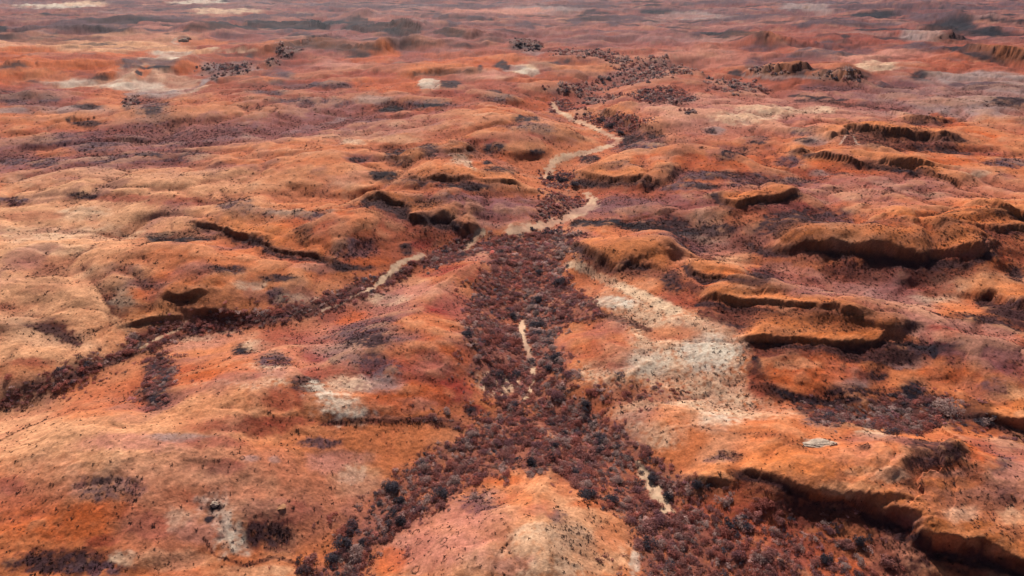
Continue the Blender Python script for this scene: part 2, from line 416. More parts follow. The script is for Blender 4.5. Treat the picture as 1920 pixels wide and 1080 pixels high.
# --- patchwork of dark stony ground, grey clay and pink earth towards the horizon
ff = sstep(520, 900, GY)
fa = fbm(GX * .55, GY, 95, 5, 501); fb = fbm(GX * .5, GY, 210, 5, 511); fc = fbm(GX * .6, GY, 45, 4, 521)
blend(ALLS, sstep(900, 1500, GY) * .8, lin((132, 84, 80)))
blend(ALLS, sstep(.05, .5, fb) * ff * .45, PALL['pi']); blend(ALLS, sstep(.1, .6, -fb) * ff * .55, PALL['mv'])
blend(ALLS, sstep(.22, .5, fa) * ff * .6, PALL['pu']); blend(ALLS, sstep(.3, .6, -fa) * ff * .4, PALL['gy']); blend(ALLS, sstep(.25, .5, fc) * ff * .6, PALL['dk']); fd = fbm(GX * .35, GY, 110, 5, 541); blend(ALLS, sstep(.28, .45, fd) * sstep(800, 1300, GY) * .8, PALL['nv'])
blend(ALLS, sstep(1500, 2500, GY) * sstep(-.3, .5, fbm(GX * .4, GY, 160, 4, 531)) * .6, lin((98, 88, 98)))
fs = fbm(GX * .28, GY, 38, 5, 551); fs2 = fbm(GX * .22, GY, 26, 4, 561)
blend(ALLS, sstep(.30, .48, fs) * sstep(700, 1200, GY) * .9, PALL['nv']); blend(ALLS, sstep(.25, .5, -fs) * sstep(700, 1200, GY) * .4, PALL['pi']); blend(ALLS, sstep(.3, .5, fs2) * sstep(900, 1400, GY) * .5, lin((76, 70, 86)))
# --- far plain
for q in [('wh',105,10,70,4),('cr',160,7,50,3),('cr',425,20,60,5),('pu',235,8,32,6),('wh',370,4,50,3),('pu',330,14,40,3)]: E(*q, a=.7)
for q in [('pu',140,50,110,9),('nv',205,57,32,5),('nv',5,51,10,3),('pu',435,67,38,6),('pu',560,61,36,5),('dk',605,73,40,5),('dk',670,42,30,9),
          ('dk',720,49,34,7),('dk',752,38,18,5),('nv',775,53,17,8),('nv',842,61,32,7),('pu',825,32,16,6),('pu',850,41,14,8),('pu',892,35,22,5),
          ('pu',985,47,20,6),('pu',1080,40,14,5),('pu',1235,23,40,8),('pu',1190,32,45,5),('pu',1150,43,16,5),('pu',745,72,42,7),('pu',790,4,40,4),
          ('gy',1000,18,90,6),('pi',930,20,90,5),('pu',1100,10,60,4),('pu',680,14,60,4),('pu',880,12,50,4),('gy',1510,16,46,12),('pu',1470,26,50,5),
          ('nv',1640,28,40,4),('dk',1785,47,48,11),('dk',1850,60,36,9),('nv',1775,72,34,5),('pu',1740,22,56,9),('pu',1640,12,70,5),('pu',1850,12,80,5),
          ('dk',1515,43,9,4),('dk',1586,68,9,4),('pu',1545,80,18,4),('pu',1420,90,34,7),('pu',1310,62,14,5),('pu',1380,30,60,5),('gy',1300,30,70,6),
          ('pu',1345,5,60,5),('pu',1720,88,60,5),('gy',1730,62,40,7)]: E(*q, a=.8)
for q in [('nv',[(350,56,1.5),(400,53,3),(440,48,3),(455,52,3)]),('nv',[(468,47,3),(500,43,4.5),(527,43,4)]),('nv',[(532,43,4),(570,44,4.5),(612,43,3)]),  # navy strokes: shadowed faces of the far ledges painted on
          ('nv',[(686,50,5),(745,53,6)]),('nv',[(525,92,3),(560,86,3),(640,90,2.5),(712,91,2.5)]),('nv',[(755,83,2),(812,83,2)]),
          ('nv',[(1335,62,2),(1380,61,4),(1432,63,1.5)]),('nv',[(1800,89,3),(1860,101,5),(1930,112,5)]),('nv',[(1840,32,2),(1885,38,3),(1930,44,2.5)]),
          ('pu',[(1620,90,2),(1560,85,3),(1500,95,2)]),('pu',[(1500,48,3),(1600,40,4),(1660,46,3)]),('pu',[(300,30,2),(420,34,3),(560,28,2)])]: T(*q, a=.8)
# --- upper left basin
P('cr',[(55,157),(110,148),(180,150),(225,140),(238,120),(270,116),(300,100),(345,105),(332,125),(375,150),(388,165),(350,174),(270,183),(235,170),(190,166),(120,162)],a=.6,soft=12)
E('wh',300,107,40,5,a=.8); E('wh',130,155,50,6,a=.7); E('wh',300,170,60,6,a=.7); E('gy',310,176,50,5,a=.7)
P('do',[(0,110),(60,104),(130,108),(205,106),(215,140),(190,146),(150,130),(100,132),(40,128),(0,128)],a=.8,soft=5)
for q in [('do',20,155,42,9),('or_',70,138,70,8),('do',205,127,16,14),('pu',246,118,18,9),('dk',240,116,9,6),('pu',302,114,28,5),('dk',290,126,38,3),('do',355,128,30,12),('do',264,136,12,8),
          ('nv',257,135,4,4),('nv',331,132,6,3),('cr',385,89,22,3),('wh',330,78,10,5),('or_',395,83,32,4),('do',60,96,60,5),('do',240,102,60,5),('nv',28,124,24,3),
          ('nv',188,146,14,4),('nv',62,152,14,3),('gy',425,130,60,12),('dk',430,130,40,9),('dk',402,146,8,5),('mv',60,178,75,18),('pu',20,178,40,10),('pu',88,186,22,12),('or_',215,180,40,10),
          ('dk',246,188,14,6),('dk',238,200,9,5),('pu',282,200,38,15),('dk',286,208,18,9),('gy',140,205,65,7),('dk',165,200,28,4),('dk',172,198,10,3),('gy',20,208,40,5),
          ('dk',512,117,14,8),('nv',540,92,22,9),('dk',468,106,10,3),('do',505,142,18,10),('pu',520,138,30,8),('pu',590,190,70,8),('pu',500,172,40,4),('pu',560,158,60,6),
          ('pu',620,160,40,7),('nv',128,225,5,4),('dk',165,231,35,4),('pu',180,276,40,13),('pu',440,246,52,14),('dk',442,248,24,7),('pu',292,255,44,12),('pu',80,305,30,9),
          ('or_',100,286,40,8),('pu',200,295,45,8),('pu',330,290,60,8),('dk',275,290,28,4),('pu',100,258,40,8),('or_',40,250,60,9),('pu',20,300,40,8),('rb',200,250,60,8)]: E(*q, a=.72)
for q in [('do',40,112,46,7),('do',120,118,50,7),('do',185,122,34,10),('or_',95,146,40,7),('do',15,140,30,9),('rb',140,107,80,3),('nv',30,124,26,2.5),('nv',188,147,16,3),('nv',262,138,5,4),('do',275,130,10,7),('wh',220,160,30,7),('wh',270,160,40,8),('wh',150,158,36,5),('pu',300,114,34,5),('pu',250,118,20,8),('nv',290,126,36,2),('do',358,127,32,11),('pk',345,95,50,5),('or_',380,80,50,5),('wh',320,100,40,4),('pu',420,128,40,9)]: E(*q, a=.75)
T('gy',[(250,177,3),(350,170,3),(380,158,2.5),(395,148,2),(430,141,2),(490,129,2)],a=.9)
T('dk',[(525,250,2),(580,246,3),(640,228,4)],a=.6); T('gy',[(550,246,2.5),(600,238,3),(650,222,3.5)],a=.9)
E(*('nv',200,56,40,3.5), a=.85)
E(*('nv',585,44,30,3.5), a=.85)
E(*('nv',500,44,32,4), a=.85)
E(*('nv',720,50,34,6), a=.85)
E(*('nv',775,53,17,7), a=.85)
E(*('nv',842,61,32,5), a=.85)
E(*('nv',1400,62,34,3), a=.85)
E(*('nv',1780,48,44,8), a=.85)
E(*('nv',1850,60,30,6), a=.85)
E(*('nv',1860,101,60,5), a=.85)
E(*('nv',1640,27,40,3), a=.85)
E(*('nv',1230,22,30,4), a=.85)
T('rb',[(395,88,3),(460,86,3),(520,98,4)],a=.8)
# --- upper middle
for q in [('do',722,101,28,8),('dk',672,104,22,8),('do',885,117,100,7),('do',800,130,70,9),('do',735,155,70,18),('rb',700,130,60,12),('pi',905,140,60,8),('cr',975,129,30,8),
          ('gy',960,128,26,5),('dk',940,122,15,7),('dk',900,127,6,5),('wh',806,157,20,10),('dk',845,157,20,7),('gy',700,186,34,7),('nv',738,205,28,5),('pu',805,195,45,8),('nv',805,198,28,3),('pu',945,185,34,8),
          ('do',1002,190,34,10),('do',960,203,50,6),('dk',920,172,18,3),('do',985,205,40,4),('rb',870,175,60,8),('pu',690,225,36,4),('dk',985,82,27,9),('nv',1000,86,16,6),('gy',1000,98,20,4),
          ('dk',1050,120,22,7),('or_',1100,125,60,8),('or_',1060,230,110,25),('pi',1000,257,40,6),('dk',750,287,30,11),('br',863,280,42,15),('dk',860,277,25,9),('dk',927,277,20,15),('dk',800,280,20,11),
          ('dk',673,298,20,6),('nv',717,328,27,9),('dk',817,337,72,15),('nv',880,350,44,5),('dk',932,320,30,7),('dk',1007,285,14,6),('do',920,302,36,10),('cr',865,300,18,7),
          ('cr',660,265,20,5),('pk',660,250,60,8),('pk',745,262,50,6),('pu',1000,240,40,8),('dk',990,222,25,4),('rb',960,260,80,10),('dk',915,305,10,4),('pu',1200,266,50,16),('dk',1185,262,25,9),
          ('do',1245,297,105,11),('or_',1140,300,50,12),('dk',1160,345,90,9),('nv',1120,340,50,8),('dk',1230,255,18,5),('dk',1105,297,18,8),('dk',1260,320,50,5),('pu',1160,310,40,6)]: E(*q, a=.78)
E('do',722,98,24,9,a=.9); E('do',690,112,50,5,a=.7); E('nv',660,91,56,3,a=.9); E('dk',545,93,26,8,a=.7); E('do',880,104,90,6,a=.5); E('pi',640,122,60,7,a=.6); E('do',1010,150,50,6,a=.5); E('wh',985,133,26,4,a=.7); E('cr',450,95,40,4,a=.5)
T('dk',[(780,139,4),(830,136,5),(885,134,4)],a=.8); T('cr',[(845,288,3),(868,300,5),(890,318,3)],a=.7)
P('br',[(1120,205),(1160,222),(1205,240),(1180,252),(1150,245)],a=.9,soft=2.5,dens=.3)  # cliff in shadow, its darkness painted as brown ground
# --- upper right
for q in [('dk',1440,130,38,10),('nv',1440,132,26,7),('dk',1500,128,34,9),('nv',1505,130,22,6),('dk',1580,141,52,13),('nv',1575,140,36,9),('dk',1735,142,30,10),('nv',1742,144,18,7),('gy',1830,145,95,13),
          ('dk',1380,137,16,5),('pu',1420,118,24,6),('pi',1610,98,90,6),('cr',1640,122,40,7),('pu',1585,97,60,4),('pu',1680,160,40,8),('pu',1840,160,70,6),('dk',1890,190,38,9),('dk',1918,228,18,6),
          ('cr',1480,205,80,8),('cr',1400,220,60,8),('pi',1520,240,60,8),('pu',1512,243,28,7),('dk',1740,223,36,8),('nv',1735,221,20,5),('cr',1850,230,40,7),('or_',1830,238,80,12),
          ('gy',1338,245,20,8),('dk',1332,246,10,5),('pu',1420,259,22,5),('gy',1520,265,30,8),('dk',1510,264,18,5),('dk',1422,267,15,3),('do',1380,298,85,18),('rb',1290,270,40,12),('pu',1480,303,26,11),
          ('do',1545,308,28,9),('nv',1498,285,24,5),('gy',1540,325,22,5),('dk',1570,322,18,6),('dk',1375,287,25,6),('dk',1340,332,90,6),('pu',1290,328,30,8),('pu',1500,340,40,7),('do',1620,320,60,6),
          ('pu',1890,305,40,8),('do',1780,300,60,8),('rb',1830,285,50,8),('pu',1290,350,60,7),('dk',1320,350,30,4),('pu',1420,340,50,6),('cr',1830,325,25,3),('pu',1560,165,60,6)]: E(*q, a=.78)
T('gy',[(1395,143,2),(1450,147,2.5),(1530,147,2)],a=.8); T('dk',[(1490,180,3),(1530,184,3),(1590,188,2)],a=.75); T('dk',[(1495,188,2),(1570,194,3),(1640,202,3),(1700,206,2)],a=.6)
P('br',[(1578,254),(1608,238),(1690,245),(1805,256),(1780,268),(1700,282),(1640,279),(1575,274)],a=.9,soft=3,dens=.4)
T('nv',[(1600,243,4),(1690,252,8),(1800,260,5)],a=.75); T('dk',[(1730,280,5),(1790,287,3)],a=.8); T('wh',[(1588,252,1.5),(1575,270,1.5)],a=.6); T('wh',[(1600,255,1),(1612,272,1.5)],a=.6)
T('do',[(1755,217,3),(1830,240,6),(1900,262,5)],a=.9)
T('nv',[(1520,288,4),(1560,297,7),(1620,308,5),(1745,317,5)],a=.8); T('dk',[(1715,322,4),(1790,345,4)],a=.8)
# --- left
for q in [('cr',155,400,50,12),('cr',115,465,70,9),('cr',235,440,40,8),('cr',150,440,90,10),('rb',60,405,60,10),('pu',25,375,30,8),('rb',330,380,60,10),('rb',230,370,70,7),('dk',160,367,30,5),
          ('pu',440,388,34,15),('pu',445,398,20,8),('pu',545,402,70,9),('dk',568,436,18,22),('or_',470,420,60,8),('do',530,415,50,10),('br',80,528,42,20),('rb',60,500,50,12),('rb',80,490,60,12),
          ('pu',225,505,36,12),('pu',262,532,40,14),('pu',340,535,50,9),('dk',352,560,42,12),('nv',345,558,24,7),('nv',402,590,38,10),('or_',400,470,120,22),('do',360,520,70,14),('do',270,550,40,12),('or_',470,550,60,18),
          ('dk',420,506,44,9),('dk',525,522,40,7),('pu',520,555,22,16),('cr',470,535,30,8),('cr',560,560,40,8),('cr',420,620,30,6),('pi',600,500,50,8),
          ('dk',120,635,28,10),('br',60,610,70,18),('pk',70,655,100,30),('or_',60,700,70,20),('rb',60,680,40,8),('pi',350,640,70,16),('cr',360,632,40,8),('dk',298,700,30,36),('nv',300,690,18,14),
          ('dk',460,655,24,11),('nv',455,657,12,6),('pu',512,682,34,22),('cr',488,648,28,10),('cr',450,705,80,20),('or_',370,690,50,22),('do',360,700,40,14),('rb',540,640,60,18),('do',640,590,45,12),
          ('cm',600,665,40,10),('pu',640,660,40,12),('dk',625,675,10,8),('pi',560,700,60,12),('dk',285,745,36,26),('nv',285,750,20,10)]: E(*q, a=.75)
T('br',[(70,432,3),(200,440,5),(300,442,5),(385,448,4)],a=.8); T('nv',[(280,440,4),(330,450,6),(385,447,4)],a=.75)  # navy stroke paints a ledge's shade where no step is modelled
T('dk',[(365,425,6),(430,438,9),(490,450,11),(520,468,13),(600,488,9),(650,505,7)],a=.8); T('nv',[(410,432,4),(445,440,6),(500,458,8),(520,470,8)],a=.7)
P('br',[(148,500),(190,508),(250,568),(302,592),(285,607),(225,596),(168,556)],a=.85,soft=2.5); T('dk',[(180,558,4),(240,573,5),(290,582,4)],a=.6)
T('nv',[(238,612,3),(330,602,3)],a=.8); T('br',[(0,577,10),(60,600,15),(110,622,15),(145,645,8)],a=.8); T('dk',[(30,600,6),(95,618,10),(140,642,7)],a=.5)
T('pk',[(140,505,8),(200,590,8),(250,625,8)],a=.7)
E('pk',90,470,170,70,a=.5); E('pk',300,420,180,24,a=.4); E('cr',60,440,70,12,a=.5); E('pk',300,600,60,16,a=.4); E('cr',230,560,20,20,a=.3); E('pk',40,590,50,12,a=.5)
E('mv',700,600,90,50,a=.5); E('cm',760,640,60,26,a=.35); E('cm',830,600,60,22,a=.4); E('pi',680,715,70,14,a=.5); E('mv',600,640,60,16,a=.35)
for q in [('mv',1250,395,220,34),('pu',1170,385,70,14),('mv',1330,440,120,16),('pu',1440,400,60,10),('mv',1690,470,150,16),('mv',1620,350,160,16),('pu',1290,330,90,8),('mv',880,400,130,26),('pu',830,390,60,12),('mv',930,470,60,20),
          ('cm',700,690,60,14),('mv',640,660,70,20),('cm',1800,660,90,22),('mv',1860,640,80,26),('mv',1760,960,120,30),('pu',1850,930,60,14),('mv',650,230,200,26),('mv',420,245,200,20),('pu',250,260,160,14),('mv',1150,75,160,12),('pu',1500,110,60,5)]: E(*q, a=.5)
# --- middle
T('nv',[(-20,770,6),(60,752,6),(150,704,6),(220,678,5),(300,640,5),(380,612,4)],a=.6); T('dk',[(380,608,5),(480,600,6),(560,586,6),(640,562,6),(710,536,5)],a=.6)
for q in [('or_',680,395,36,22),('do',660,400,30,14),('pu',790,380,105,18),('dk',760,382,80,12),('pu',850,400,70,10),('mv',930,385,90,18),('cm',790,458,22,9),('dk',762,466,13,12),('pu',660,470,40,20),('dk',660,500,40,8),
          ('do',690,490,40,8),('cm',860,508,50,13),('pi',900,480,40,12),('pk',772,525,38,11),('pi',770,545,85,16),('cr',730,560,40,9),('cm',850,572,50,18),('cm',840,580,26,9),('do',655,592,38,14),
          ('pu',700,630,75,30),('dk',690,640,40,14),('or_',800,610,60,20),('or_',770,660,50,20),('do',830,660,60,28),('rb',780,700,90,30),('cm',848,735,48,22),('cm',890,768,18,9),('do',780,740,60,22),('pu',700,690,50,18),
          ('gy',690,720,60,15),('pi',740,760,70,14),('or_',1185,462,100,24),('rb',1230,470,90,24),('do',1120,450,50,12),('or_',1255,485,50,10),('or_',1095,530,30,16),('or_',1240,540,50,16),('rb',1290,560,60,18),
          ('or_',1300,600,60,14),('rb',1300,520,60,20),('dk',1265,525,28,20),('pu',1290,440,60,10),('cm',1490,388,50,6)]: E(*q, a=.75)
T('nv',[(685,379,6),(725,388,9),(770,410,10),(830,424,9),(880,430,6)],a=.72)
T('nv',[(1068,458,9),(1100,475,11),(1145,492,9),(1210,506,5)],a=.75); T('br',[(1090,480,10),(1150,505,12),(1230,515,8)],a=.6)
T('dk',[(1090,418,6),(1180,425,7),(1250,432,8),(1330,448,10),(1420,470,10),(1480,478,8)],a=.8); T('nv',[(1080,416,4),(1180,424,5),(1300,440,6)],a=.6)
P('cr',[(1116,556),(1200,562),(1330,600),(1400,640),(1420,690),(1360,745),(1250,724),(1160,722),(1085,702),(1110,665),(1180,645),(1160,600)],a=.85,soft=6,dens=.3)
E('wh',1150,567,42,10,a=.9); E('wh',1330,660,60,28,a=.85); E('wh',1200,680,60,22,a=.6); E('or_',1115,640,60,38,a=.95); E('do',1090,650,30,24,a=.6); E('rb',1145,665,45,28,a=.6); E('or_',1260,625,50,14,a=.7)
T('sd',[(1060,498,7),(1110,512,9),(1180,545,9),(1260,580,10)],a=.85,dens=.25)
T('dk',[(1120,586,6),(1170,602,7),(1215,620,5)],a=.6); E('cr',1390,725,80,28,a=.6,dens=.25); E('cr',1420,770,70,16,a=.45,dens=.25); E('cr',1330,765,80,34,a=.8,dens=.2); E('cr',1210,770,60,22,a=.6,dens=.2); E('wh',1340,790,35,16,a=.5)
E('cr',1220,815,60,26,a=.6,dens=.2); E('or_',1260,780,50,20,a=.7); E('or_',1330,815,60,22,a=.6)
# --- right
for q in [('do',1412,370,52,12),('or_',1400,408,60,16),('rb',1490,395,50,10),('dk',1520,420,90,28),('nv',1480,442,30,12),('pu',1580,420,50,16),('dk',1348,432,34,14),('do',1615,412,14,5),('pi',1330,475,50,14),('pu',1305,460,30,10),
          ('pk',1350,490,50,8),('br',1700,515,160,28),('dk',1640,505,80,16),('dk',1780,515,80,16),('or_',1880,500,35,34),('do',1870,490,22,20),('dk',1905,515,15,15),('rb',1640,545,70,10),('dk',1680,550,90,8),('cr',1720,560,90,6),
          ('or_',1800,575,60,10),('pi',1700,600,70,14),('pu',1430,520,36,18),('dk',1440,520,24,10),('pu',1520,565,55,16),('dk',1520,568,34,9),('pu',1660,590,40,10),('pu',1700,612,50,12),('dk',1640,584,22,6),
          ('cm',1770,615,50,12),('pu',1800,650,60,14),('cm',1850,690,60,16),('pu',1840,685,40,8),('dk',1850,610,90,26),('br',1860,640,70,18),('pi',1880,660,60,18),('do',1905,640,20,10),
          ('br',1470,604,130,20),('dk',1530,610,75,18),('dk',1400,600,50,12),('do',1550,605,30,6),('pu',1490,618,50,8),('dk',1620,655,110,12),('br',1500,662,90,12),('dk',1690,672,56,20),('gy',1700,680,40,10),('nv',1735,655,26,10),
          ('or_',1520,705,110,40),('pk',1500,690,50,14),('do',1580,700,50,18),('rb',1430,720,30,26),('or_',1660,710,40,18),('dk',1640,705,24,12),('gy',1600,720,30,10),('dk',1575,735,70,10),
          ('or_',1780,690,60,22),('do',1770,700,50,14),('or_',1890,755,55,30),('pk',1890,740,40,12),('pu',1865,725,26,14),('cr',1915,775,12,6)]: E(*q, a=.75)
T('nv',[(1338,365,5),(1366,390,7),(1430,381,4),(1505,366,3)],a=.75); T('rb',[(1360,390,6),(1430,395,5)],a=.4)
P('do',[(1640,432),(1700,405),(1740,400),(1755,440),(1690,442)],a=.9,soft=1.6); P('br',[(1738,403),(1860,396),(1846,440),(1752,441)],a=.85,soft=1.6); E('do',1830,425,20,16,a=.8)
P('br',[(1838,402),(1935,405),(1935,445),(1856,432)],a=.85,soft=2); T('nv',[(1735,402,1.5),(1800,394,2),(1860,399,4),(1935,412,9)],a=.8); T('do',[(1690,402,2),(1740,396,2),(1810,390,2),(1935,400,3)],a=.9)
P('pi',[(1500,456),(1560,441),(1660,437),(1850,446),(1862,470),(1830,484),(1740,480),(1600,466),(1540,458)],a=.85,soft=2.2); E('pu',1620,455,60,10,a=.7); E('pu',1560,455,50,9,a=.5); E('or_',1810,458,45,8,a=.8); E('or_',1545,452,30,6,a=.6); E('pu',1655,450,18,9,a=.7)
T('nv',[(1476,464,9),(1540,468,10),(1600,476,9),(1680,490,10),(1760,496,10),(1830,491,8),(1866,476,2)],a=.75)  # shade under the mesa edge painted along the face
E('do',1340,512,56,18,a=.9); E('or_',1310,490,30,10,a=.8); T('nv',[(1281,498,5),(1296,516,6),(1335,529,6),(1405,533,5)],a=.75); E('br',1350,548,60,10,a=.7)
P('mv',[(1410,500),(1500,508),(1610,538),(1700,578),(1830,618),(1930,655),(1930,722),(1850,692),(1700,640),(1560,582),(1440,542)],a=.75,soft=3)
T('pi',[(1440,500,6),(1540,515,7),(1640,555,8),(1740,590,8),(1850,625,8)],a=.7)
for q in [('dk',1430,522,26,14),('dk',1525,568,44,12),('dk',1690,608,40,9),('pu',1740,640,70,14),('dk',1750,650,50,8),('cm',1770,625,40,10)]: E(*q, a=.7)
E('do',1430,566,90,14,a=.85); E('or_',1415,560,45,12,a=.8)
T('nv',[(1314,570,5),(1360,577,5),(1430,583,6),(1520,593,4),(1612,595,4)],a=.75)  # painted shade of the face turned to the viewer
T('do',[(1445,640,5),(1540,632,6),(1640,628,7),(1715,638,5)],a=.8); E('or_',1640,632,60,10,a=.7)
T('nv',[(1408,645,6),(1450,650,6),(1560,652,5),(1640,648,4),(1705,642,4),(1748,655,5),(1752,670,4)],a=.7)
P('nv',[(1825,566),(1860,556),(1930,576),(1930,606),(1870,592),(1840,577)],a=.8,soft=1.6)  # navy patch: shaded scarp face put into the colour
T('br',[(1420,655,8),(1480,664,12),(1560,666,13),(1640,664,12),(1700,668,12)],a=.85); T('dk',[(1560,664,9),(1640,664,10),(1700,672,14)],a=.7)
T('nv',[(1416,672,7),(1424,705,10),(1446,732,10),(1490,750,10),(1560,756,8),(1610,748,6)],a=.75,dens=1.0); T('br',[(1410,680,9),(1415,720,10),(1460,750,8)],a=.6); E('do',1520,698,84,30,a=.9); E('pk',1500,682,40,10,a=.5)
T('br',[(1330,590,9),(1400,596,12),(1480,604,12),(1560,610,12),(1610,606,8)],a=.85); T('br',[(1290,530,6),(1340,542,8),(1410,545,6)],a=.85)
T('br',[(1560,512,14),(1660,520,16),(1760,524,16),(1850,515,12)],a=.55); E('rb',1720,545,80,8,a=.6)
P('br',[(1380,915),(1480,940),(1600,965),(1690,1010),(1700,1060),(1640,1090),(1560,1040),(1480,990),(1400,950)],a=.7,soft=3,dens=.5); E('or_',1500,1000,36,12,a=.7); E('or_',1570,985,30,10,a=.6); E('or_',1430,935,26,8,a=.6); E('or_',1600,1050,44,16,a=.7)
# --- lower right
P('dk',[(1480,752),(1560,748),(1690,732),(1780,738),(1840,750),(1856,780),(1840,803),(1700,811),(1560,798),(1500,782)],a=.75,soft=3); E('nv',1712,735,24,20,a=.8); E('nv',1835,768,28,22,a=.85); E('nv',1690,765,30,8,a=.5); E('pu',1560,790,50,8,a=.6)  # navy circle at right paints the shade inside a cliff hollow
T('nv',[(1845,790,7),(1880,802,9),(1930,822,8)],a=.8)
for q in [('wh',1540,830,28,6),('cr',1640,815,36,6),('or_',1600,825,40,10),('or_',1690,838,50,12),('do',1760,870,60,10),('dk',1745,840,50,18),('nv',1790,850,16,18),('pk',1890,830,40,14),('pi',1890,880,50,20),('pu',1870,865,30,14),
          ('cr',1612,884,26,9),('wh',1668,892,34,14),('wh',1800,965,32,16),('cr',1900,970,30,22),('pu',1640,922,34,15),('pu',1725,868,34,9),('cm',1735,905,36,10),('pu',1700,905,26,8),('dk',1830,985,30,10),('cr',1590,915,50,12),('or_',1520,880,60,18),
          ('or_',1450,880,50,14),('pk',1340,892,30,8),('or_',1420,860,60,16),('dk',1368,855,28,10),('pu',1345,862,26,6),('nv',1312,905,28,13),('dk',1620,838,14,5),('mv',1720,970,60,16),('pu',1880,1000,40,14),('or_',1790,905,50,12),
          ('dk',1500,960,120,20),('br',1560,985,110,30),('or_',1580,1000,60,14),('or_',1730,1000,34,16),('do',1590,1060,30,10),('or_',1440,970,40,10),('dk',1690,1060,60,14),('or_',1790,1070,40,12),('dk',1760,985,24,12),('dk',1860,1010,30,12)]: E(*q, a=.72)
E('do',1838,846,34,22,30,a=.8)
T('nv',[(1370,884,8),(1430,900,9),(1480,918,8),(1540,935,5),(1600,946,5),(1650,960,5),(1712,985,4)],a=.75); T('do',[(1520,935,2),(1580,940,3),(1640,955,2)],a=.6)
T('nv',[(1620,966,6),(1678,995,14),(1712,1012,9),(1745,1040,12),(1840,1050,14),(1935,1070,18)],a=.8); P('nv',[(1700,1035),(1930,1060),(1930,1090),(1830,1090),(1760,1060)],a=.7,soft=2)  # big shaded scarp face painted in navy
# --- lower left
for q in [('pk',60,760,90,24),('or_',180,760,80,30),('rb',530,745,55,22),('rb',620,700,60,16),('do',430,700,60,18),('do',700,760,80,20),('rb',450,800,100,14),('cm',432,878,42,14),('pu',205,915,66,24),('pi',250,830,100,16),('gy',340,820,60,8),
          ('gy',470,860,16,7),('gy',515,862,12,6),('pi',640,860,60,16),('pu',600,830,40,10),('pk',670,900,46,30),('cr',660,890,24,18),('pi',610,870,30,20),('do',420,925,100,18),('or_',500,900,90,16),('br',545,985,95,48),('rb',520,960,70,24),
          ('dk',500,1000,50,24),('do',110,985,120,28),('do',200,960,80,16),('rb',280,985,50,24),('rb',20,910,26,18),('cr',335,975,24,20),('pi',370,1000,40,24),('or_',590,1000,36,30),('br',130,1050,120,26),('dk',110,1055,90,20),('pu',180,1068,60,12),
          ('cr',232,1045,24,14),('pk',330,1050,80,18),('pk',480,1072,80,12),('rb',190,1015,30,10),('rb',400,830,60,10),('rb',530,790,60,10),('dk',575,720,30,14),('dk',620,775,14,6),('do',40,950,60,20)]: E(*q, a=.7)
P('wh',[(570,713),(615,722),(660,757),(702,775),(640,790),(604,765)],a=.85,soft=3,dens=.12); E('cr',650,720,40,14,a=.6); E('pi',720,785,40,6,a=.5)
P('wh',[(372,938),(420,928),(440,980),(456,1040),(422,1042),(402,992)],a=.85,soft=2,dens=.2); E('nv',402,950,15,9,a=.8); E('nv',392,975,9,8,a=.8); E('dk',412,1005,8,8,a=.6)
T('br',[(382,1010,2),(405,1045,3),(460,1060,3),(520,1046,3),(575,1062,3)],a=.6,dens=1.6); T('br',[(600,795,3),(740,791,4),(800,785,7),(850,795,8)],a=.65,dens=1.6); E('nv',884,770,12,8,a=.8)
# --- the dome in front
P('or_',[(690,1090),(760,1000),(850,925),(960,885),(1060,920),(1130,960),(1180,1000),(1200,1090)],a=.8,soft=2.5,dens=.05)
E('pk',950,1010,210,100,a=.5); E('pi',850,1000,110,60,a=.5)
for q in [('pk',1060,985,80,40),('cr',1060,1030,110,40),('pk',1120,1050,60,30),('cr',1000,1000,40,14),('pi',880,960,60,26),('pu',905,940,38,20),('gy',930,930,20,10),('pi',780,1030,70,40),('pu',1045,968,18,12),('or_',960,930,40,16),('or_',1010,950,30,20),
          ('do',730,1050,30,26),('do',940,900,40,10),('do',1110,945,40,8),('wh',1190,1055,10,22),('pi',860,1030,50,30),('or_',1140,1010,30,30),('pi',960,1060,40,20),('cr',1040,1068,60,14)]: E(*q, a=.65)
T('br',[(960,1005,2),(940,1030,3),(925,1060,4),(920,1085,3)],a=.35,dens=2.5)

# creek beds and the sandy tracks in them
THICKET = [(925,446),(960,434),(1040,428),(1085,440),(1062,470),(1058,520),(1108,560),(1122,600),(1062,608),(1040,650),(1084,700),(1066,740),(1150,790),(1230,850),(1290,900),(1305,950),(1420,1000),(1560,1090),
           (1208,1090),(1182,975),(1125,940),(1060,910),(975,880),(905,900),(805,960),(705,1040),(676,1090),(570,1090),(640,1010),(702,930),(762,880),(872,812),(935,762),(884,705),(882,645),(863,612),(878,560),(915,505)]
LEFTBED = [(-60,778),(0,740),(100,690),(200,655),(300,610),(400,595),(500,580),(600,558),(700,520),(790,480),(870,448),(925,440),(925,470),(860,490),(800,505),(700,552),(600,590),(500,610),(400,622),(300,650),(200,690),(100,742),(0,772),(-60,800)]
def bed(pts, cls, a, soft, sh):
    m, s = poly_mask(pts, soft)
    m2, s2 = poly_mask(pts, soft * 3.2); shrub[s2] = np.maximum(shrub[s2], m2 * sh * .22)
    paint(m, s, cls, a, 0.5); shrub[s] = np.maximum(shrub[s], m * sh)
PAL2 = dict(lt=(150,92,74)); PALL['lt'] = lin((136,82,70))
bed(THICKET, 'lt', .85, 2.2, 1.0)
PALL['lb'] = lin((88,52,50)); bed(LEFTBED, 'lb', .9, 2.2, .85)
bed([(1080,735),(1160,722),(1240,728),(1300,742),(1250,752),(1160,758),(1100,760)], 'lt', .6, 2.5, .4)
bed([(1300,930),(1420,950),(1560,1000),(1700,1080),(1700,1100),(1500,1100),(1330,1000)], 'rb', .5, 3, .45)
bed([(1500,760),(1690,745),(1800,750),(1845,790),(1700,808),(1540,795)], 'dk', .3, 3, .8)
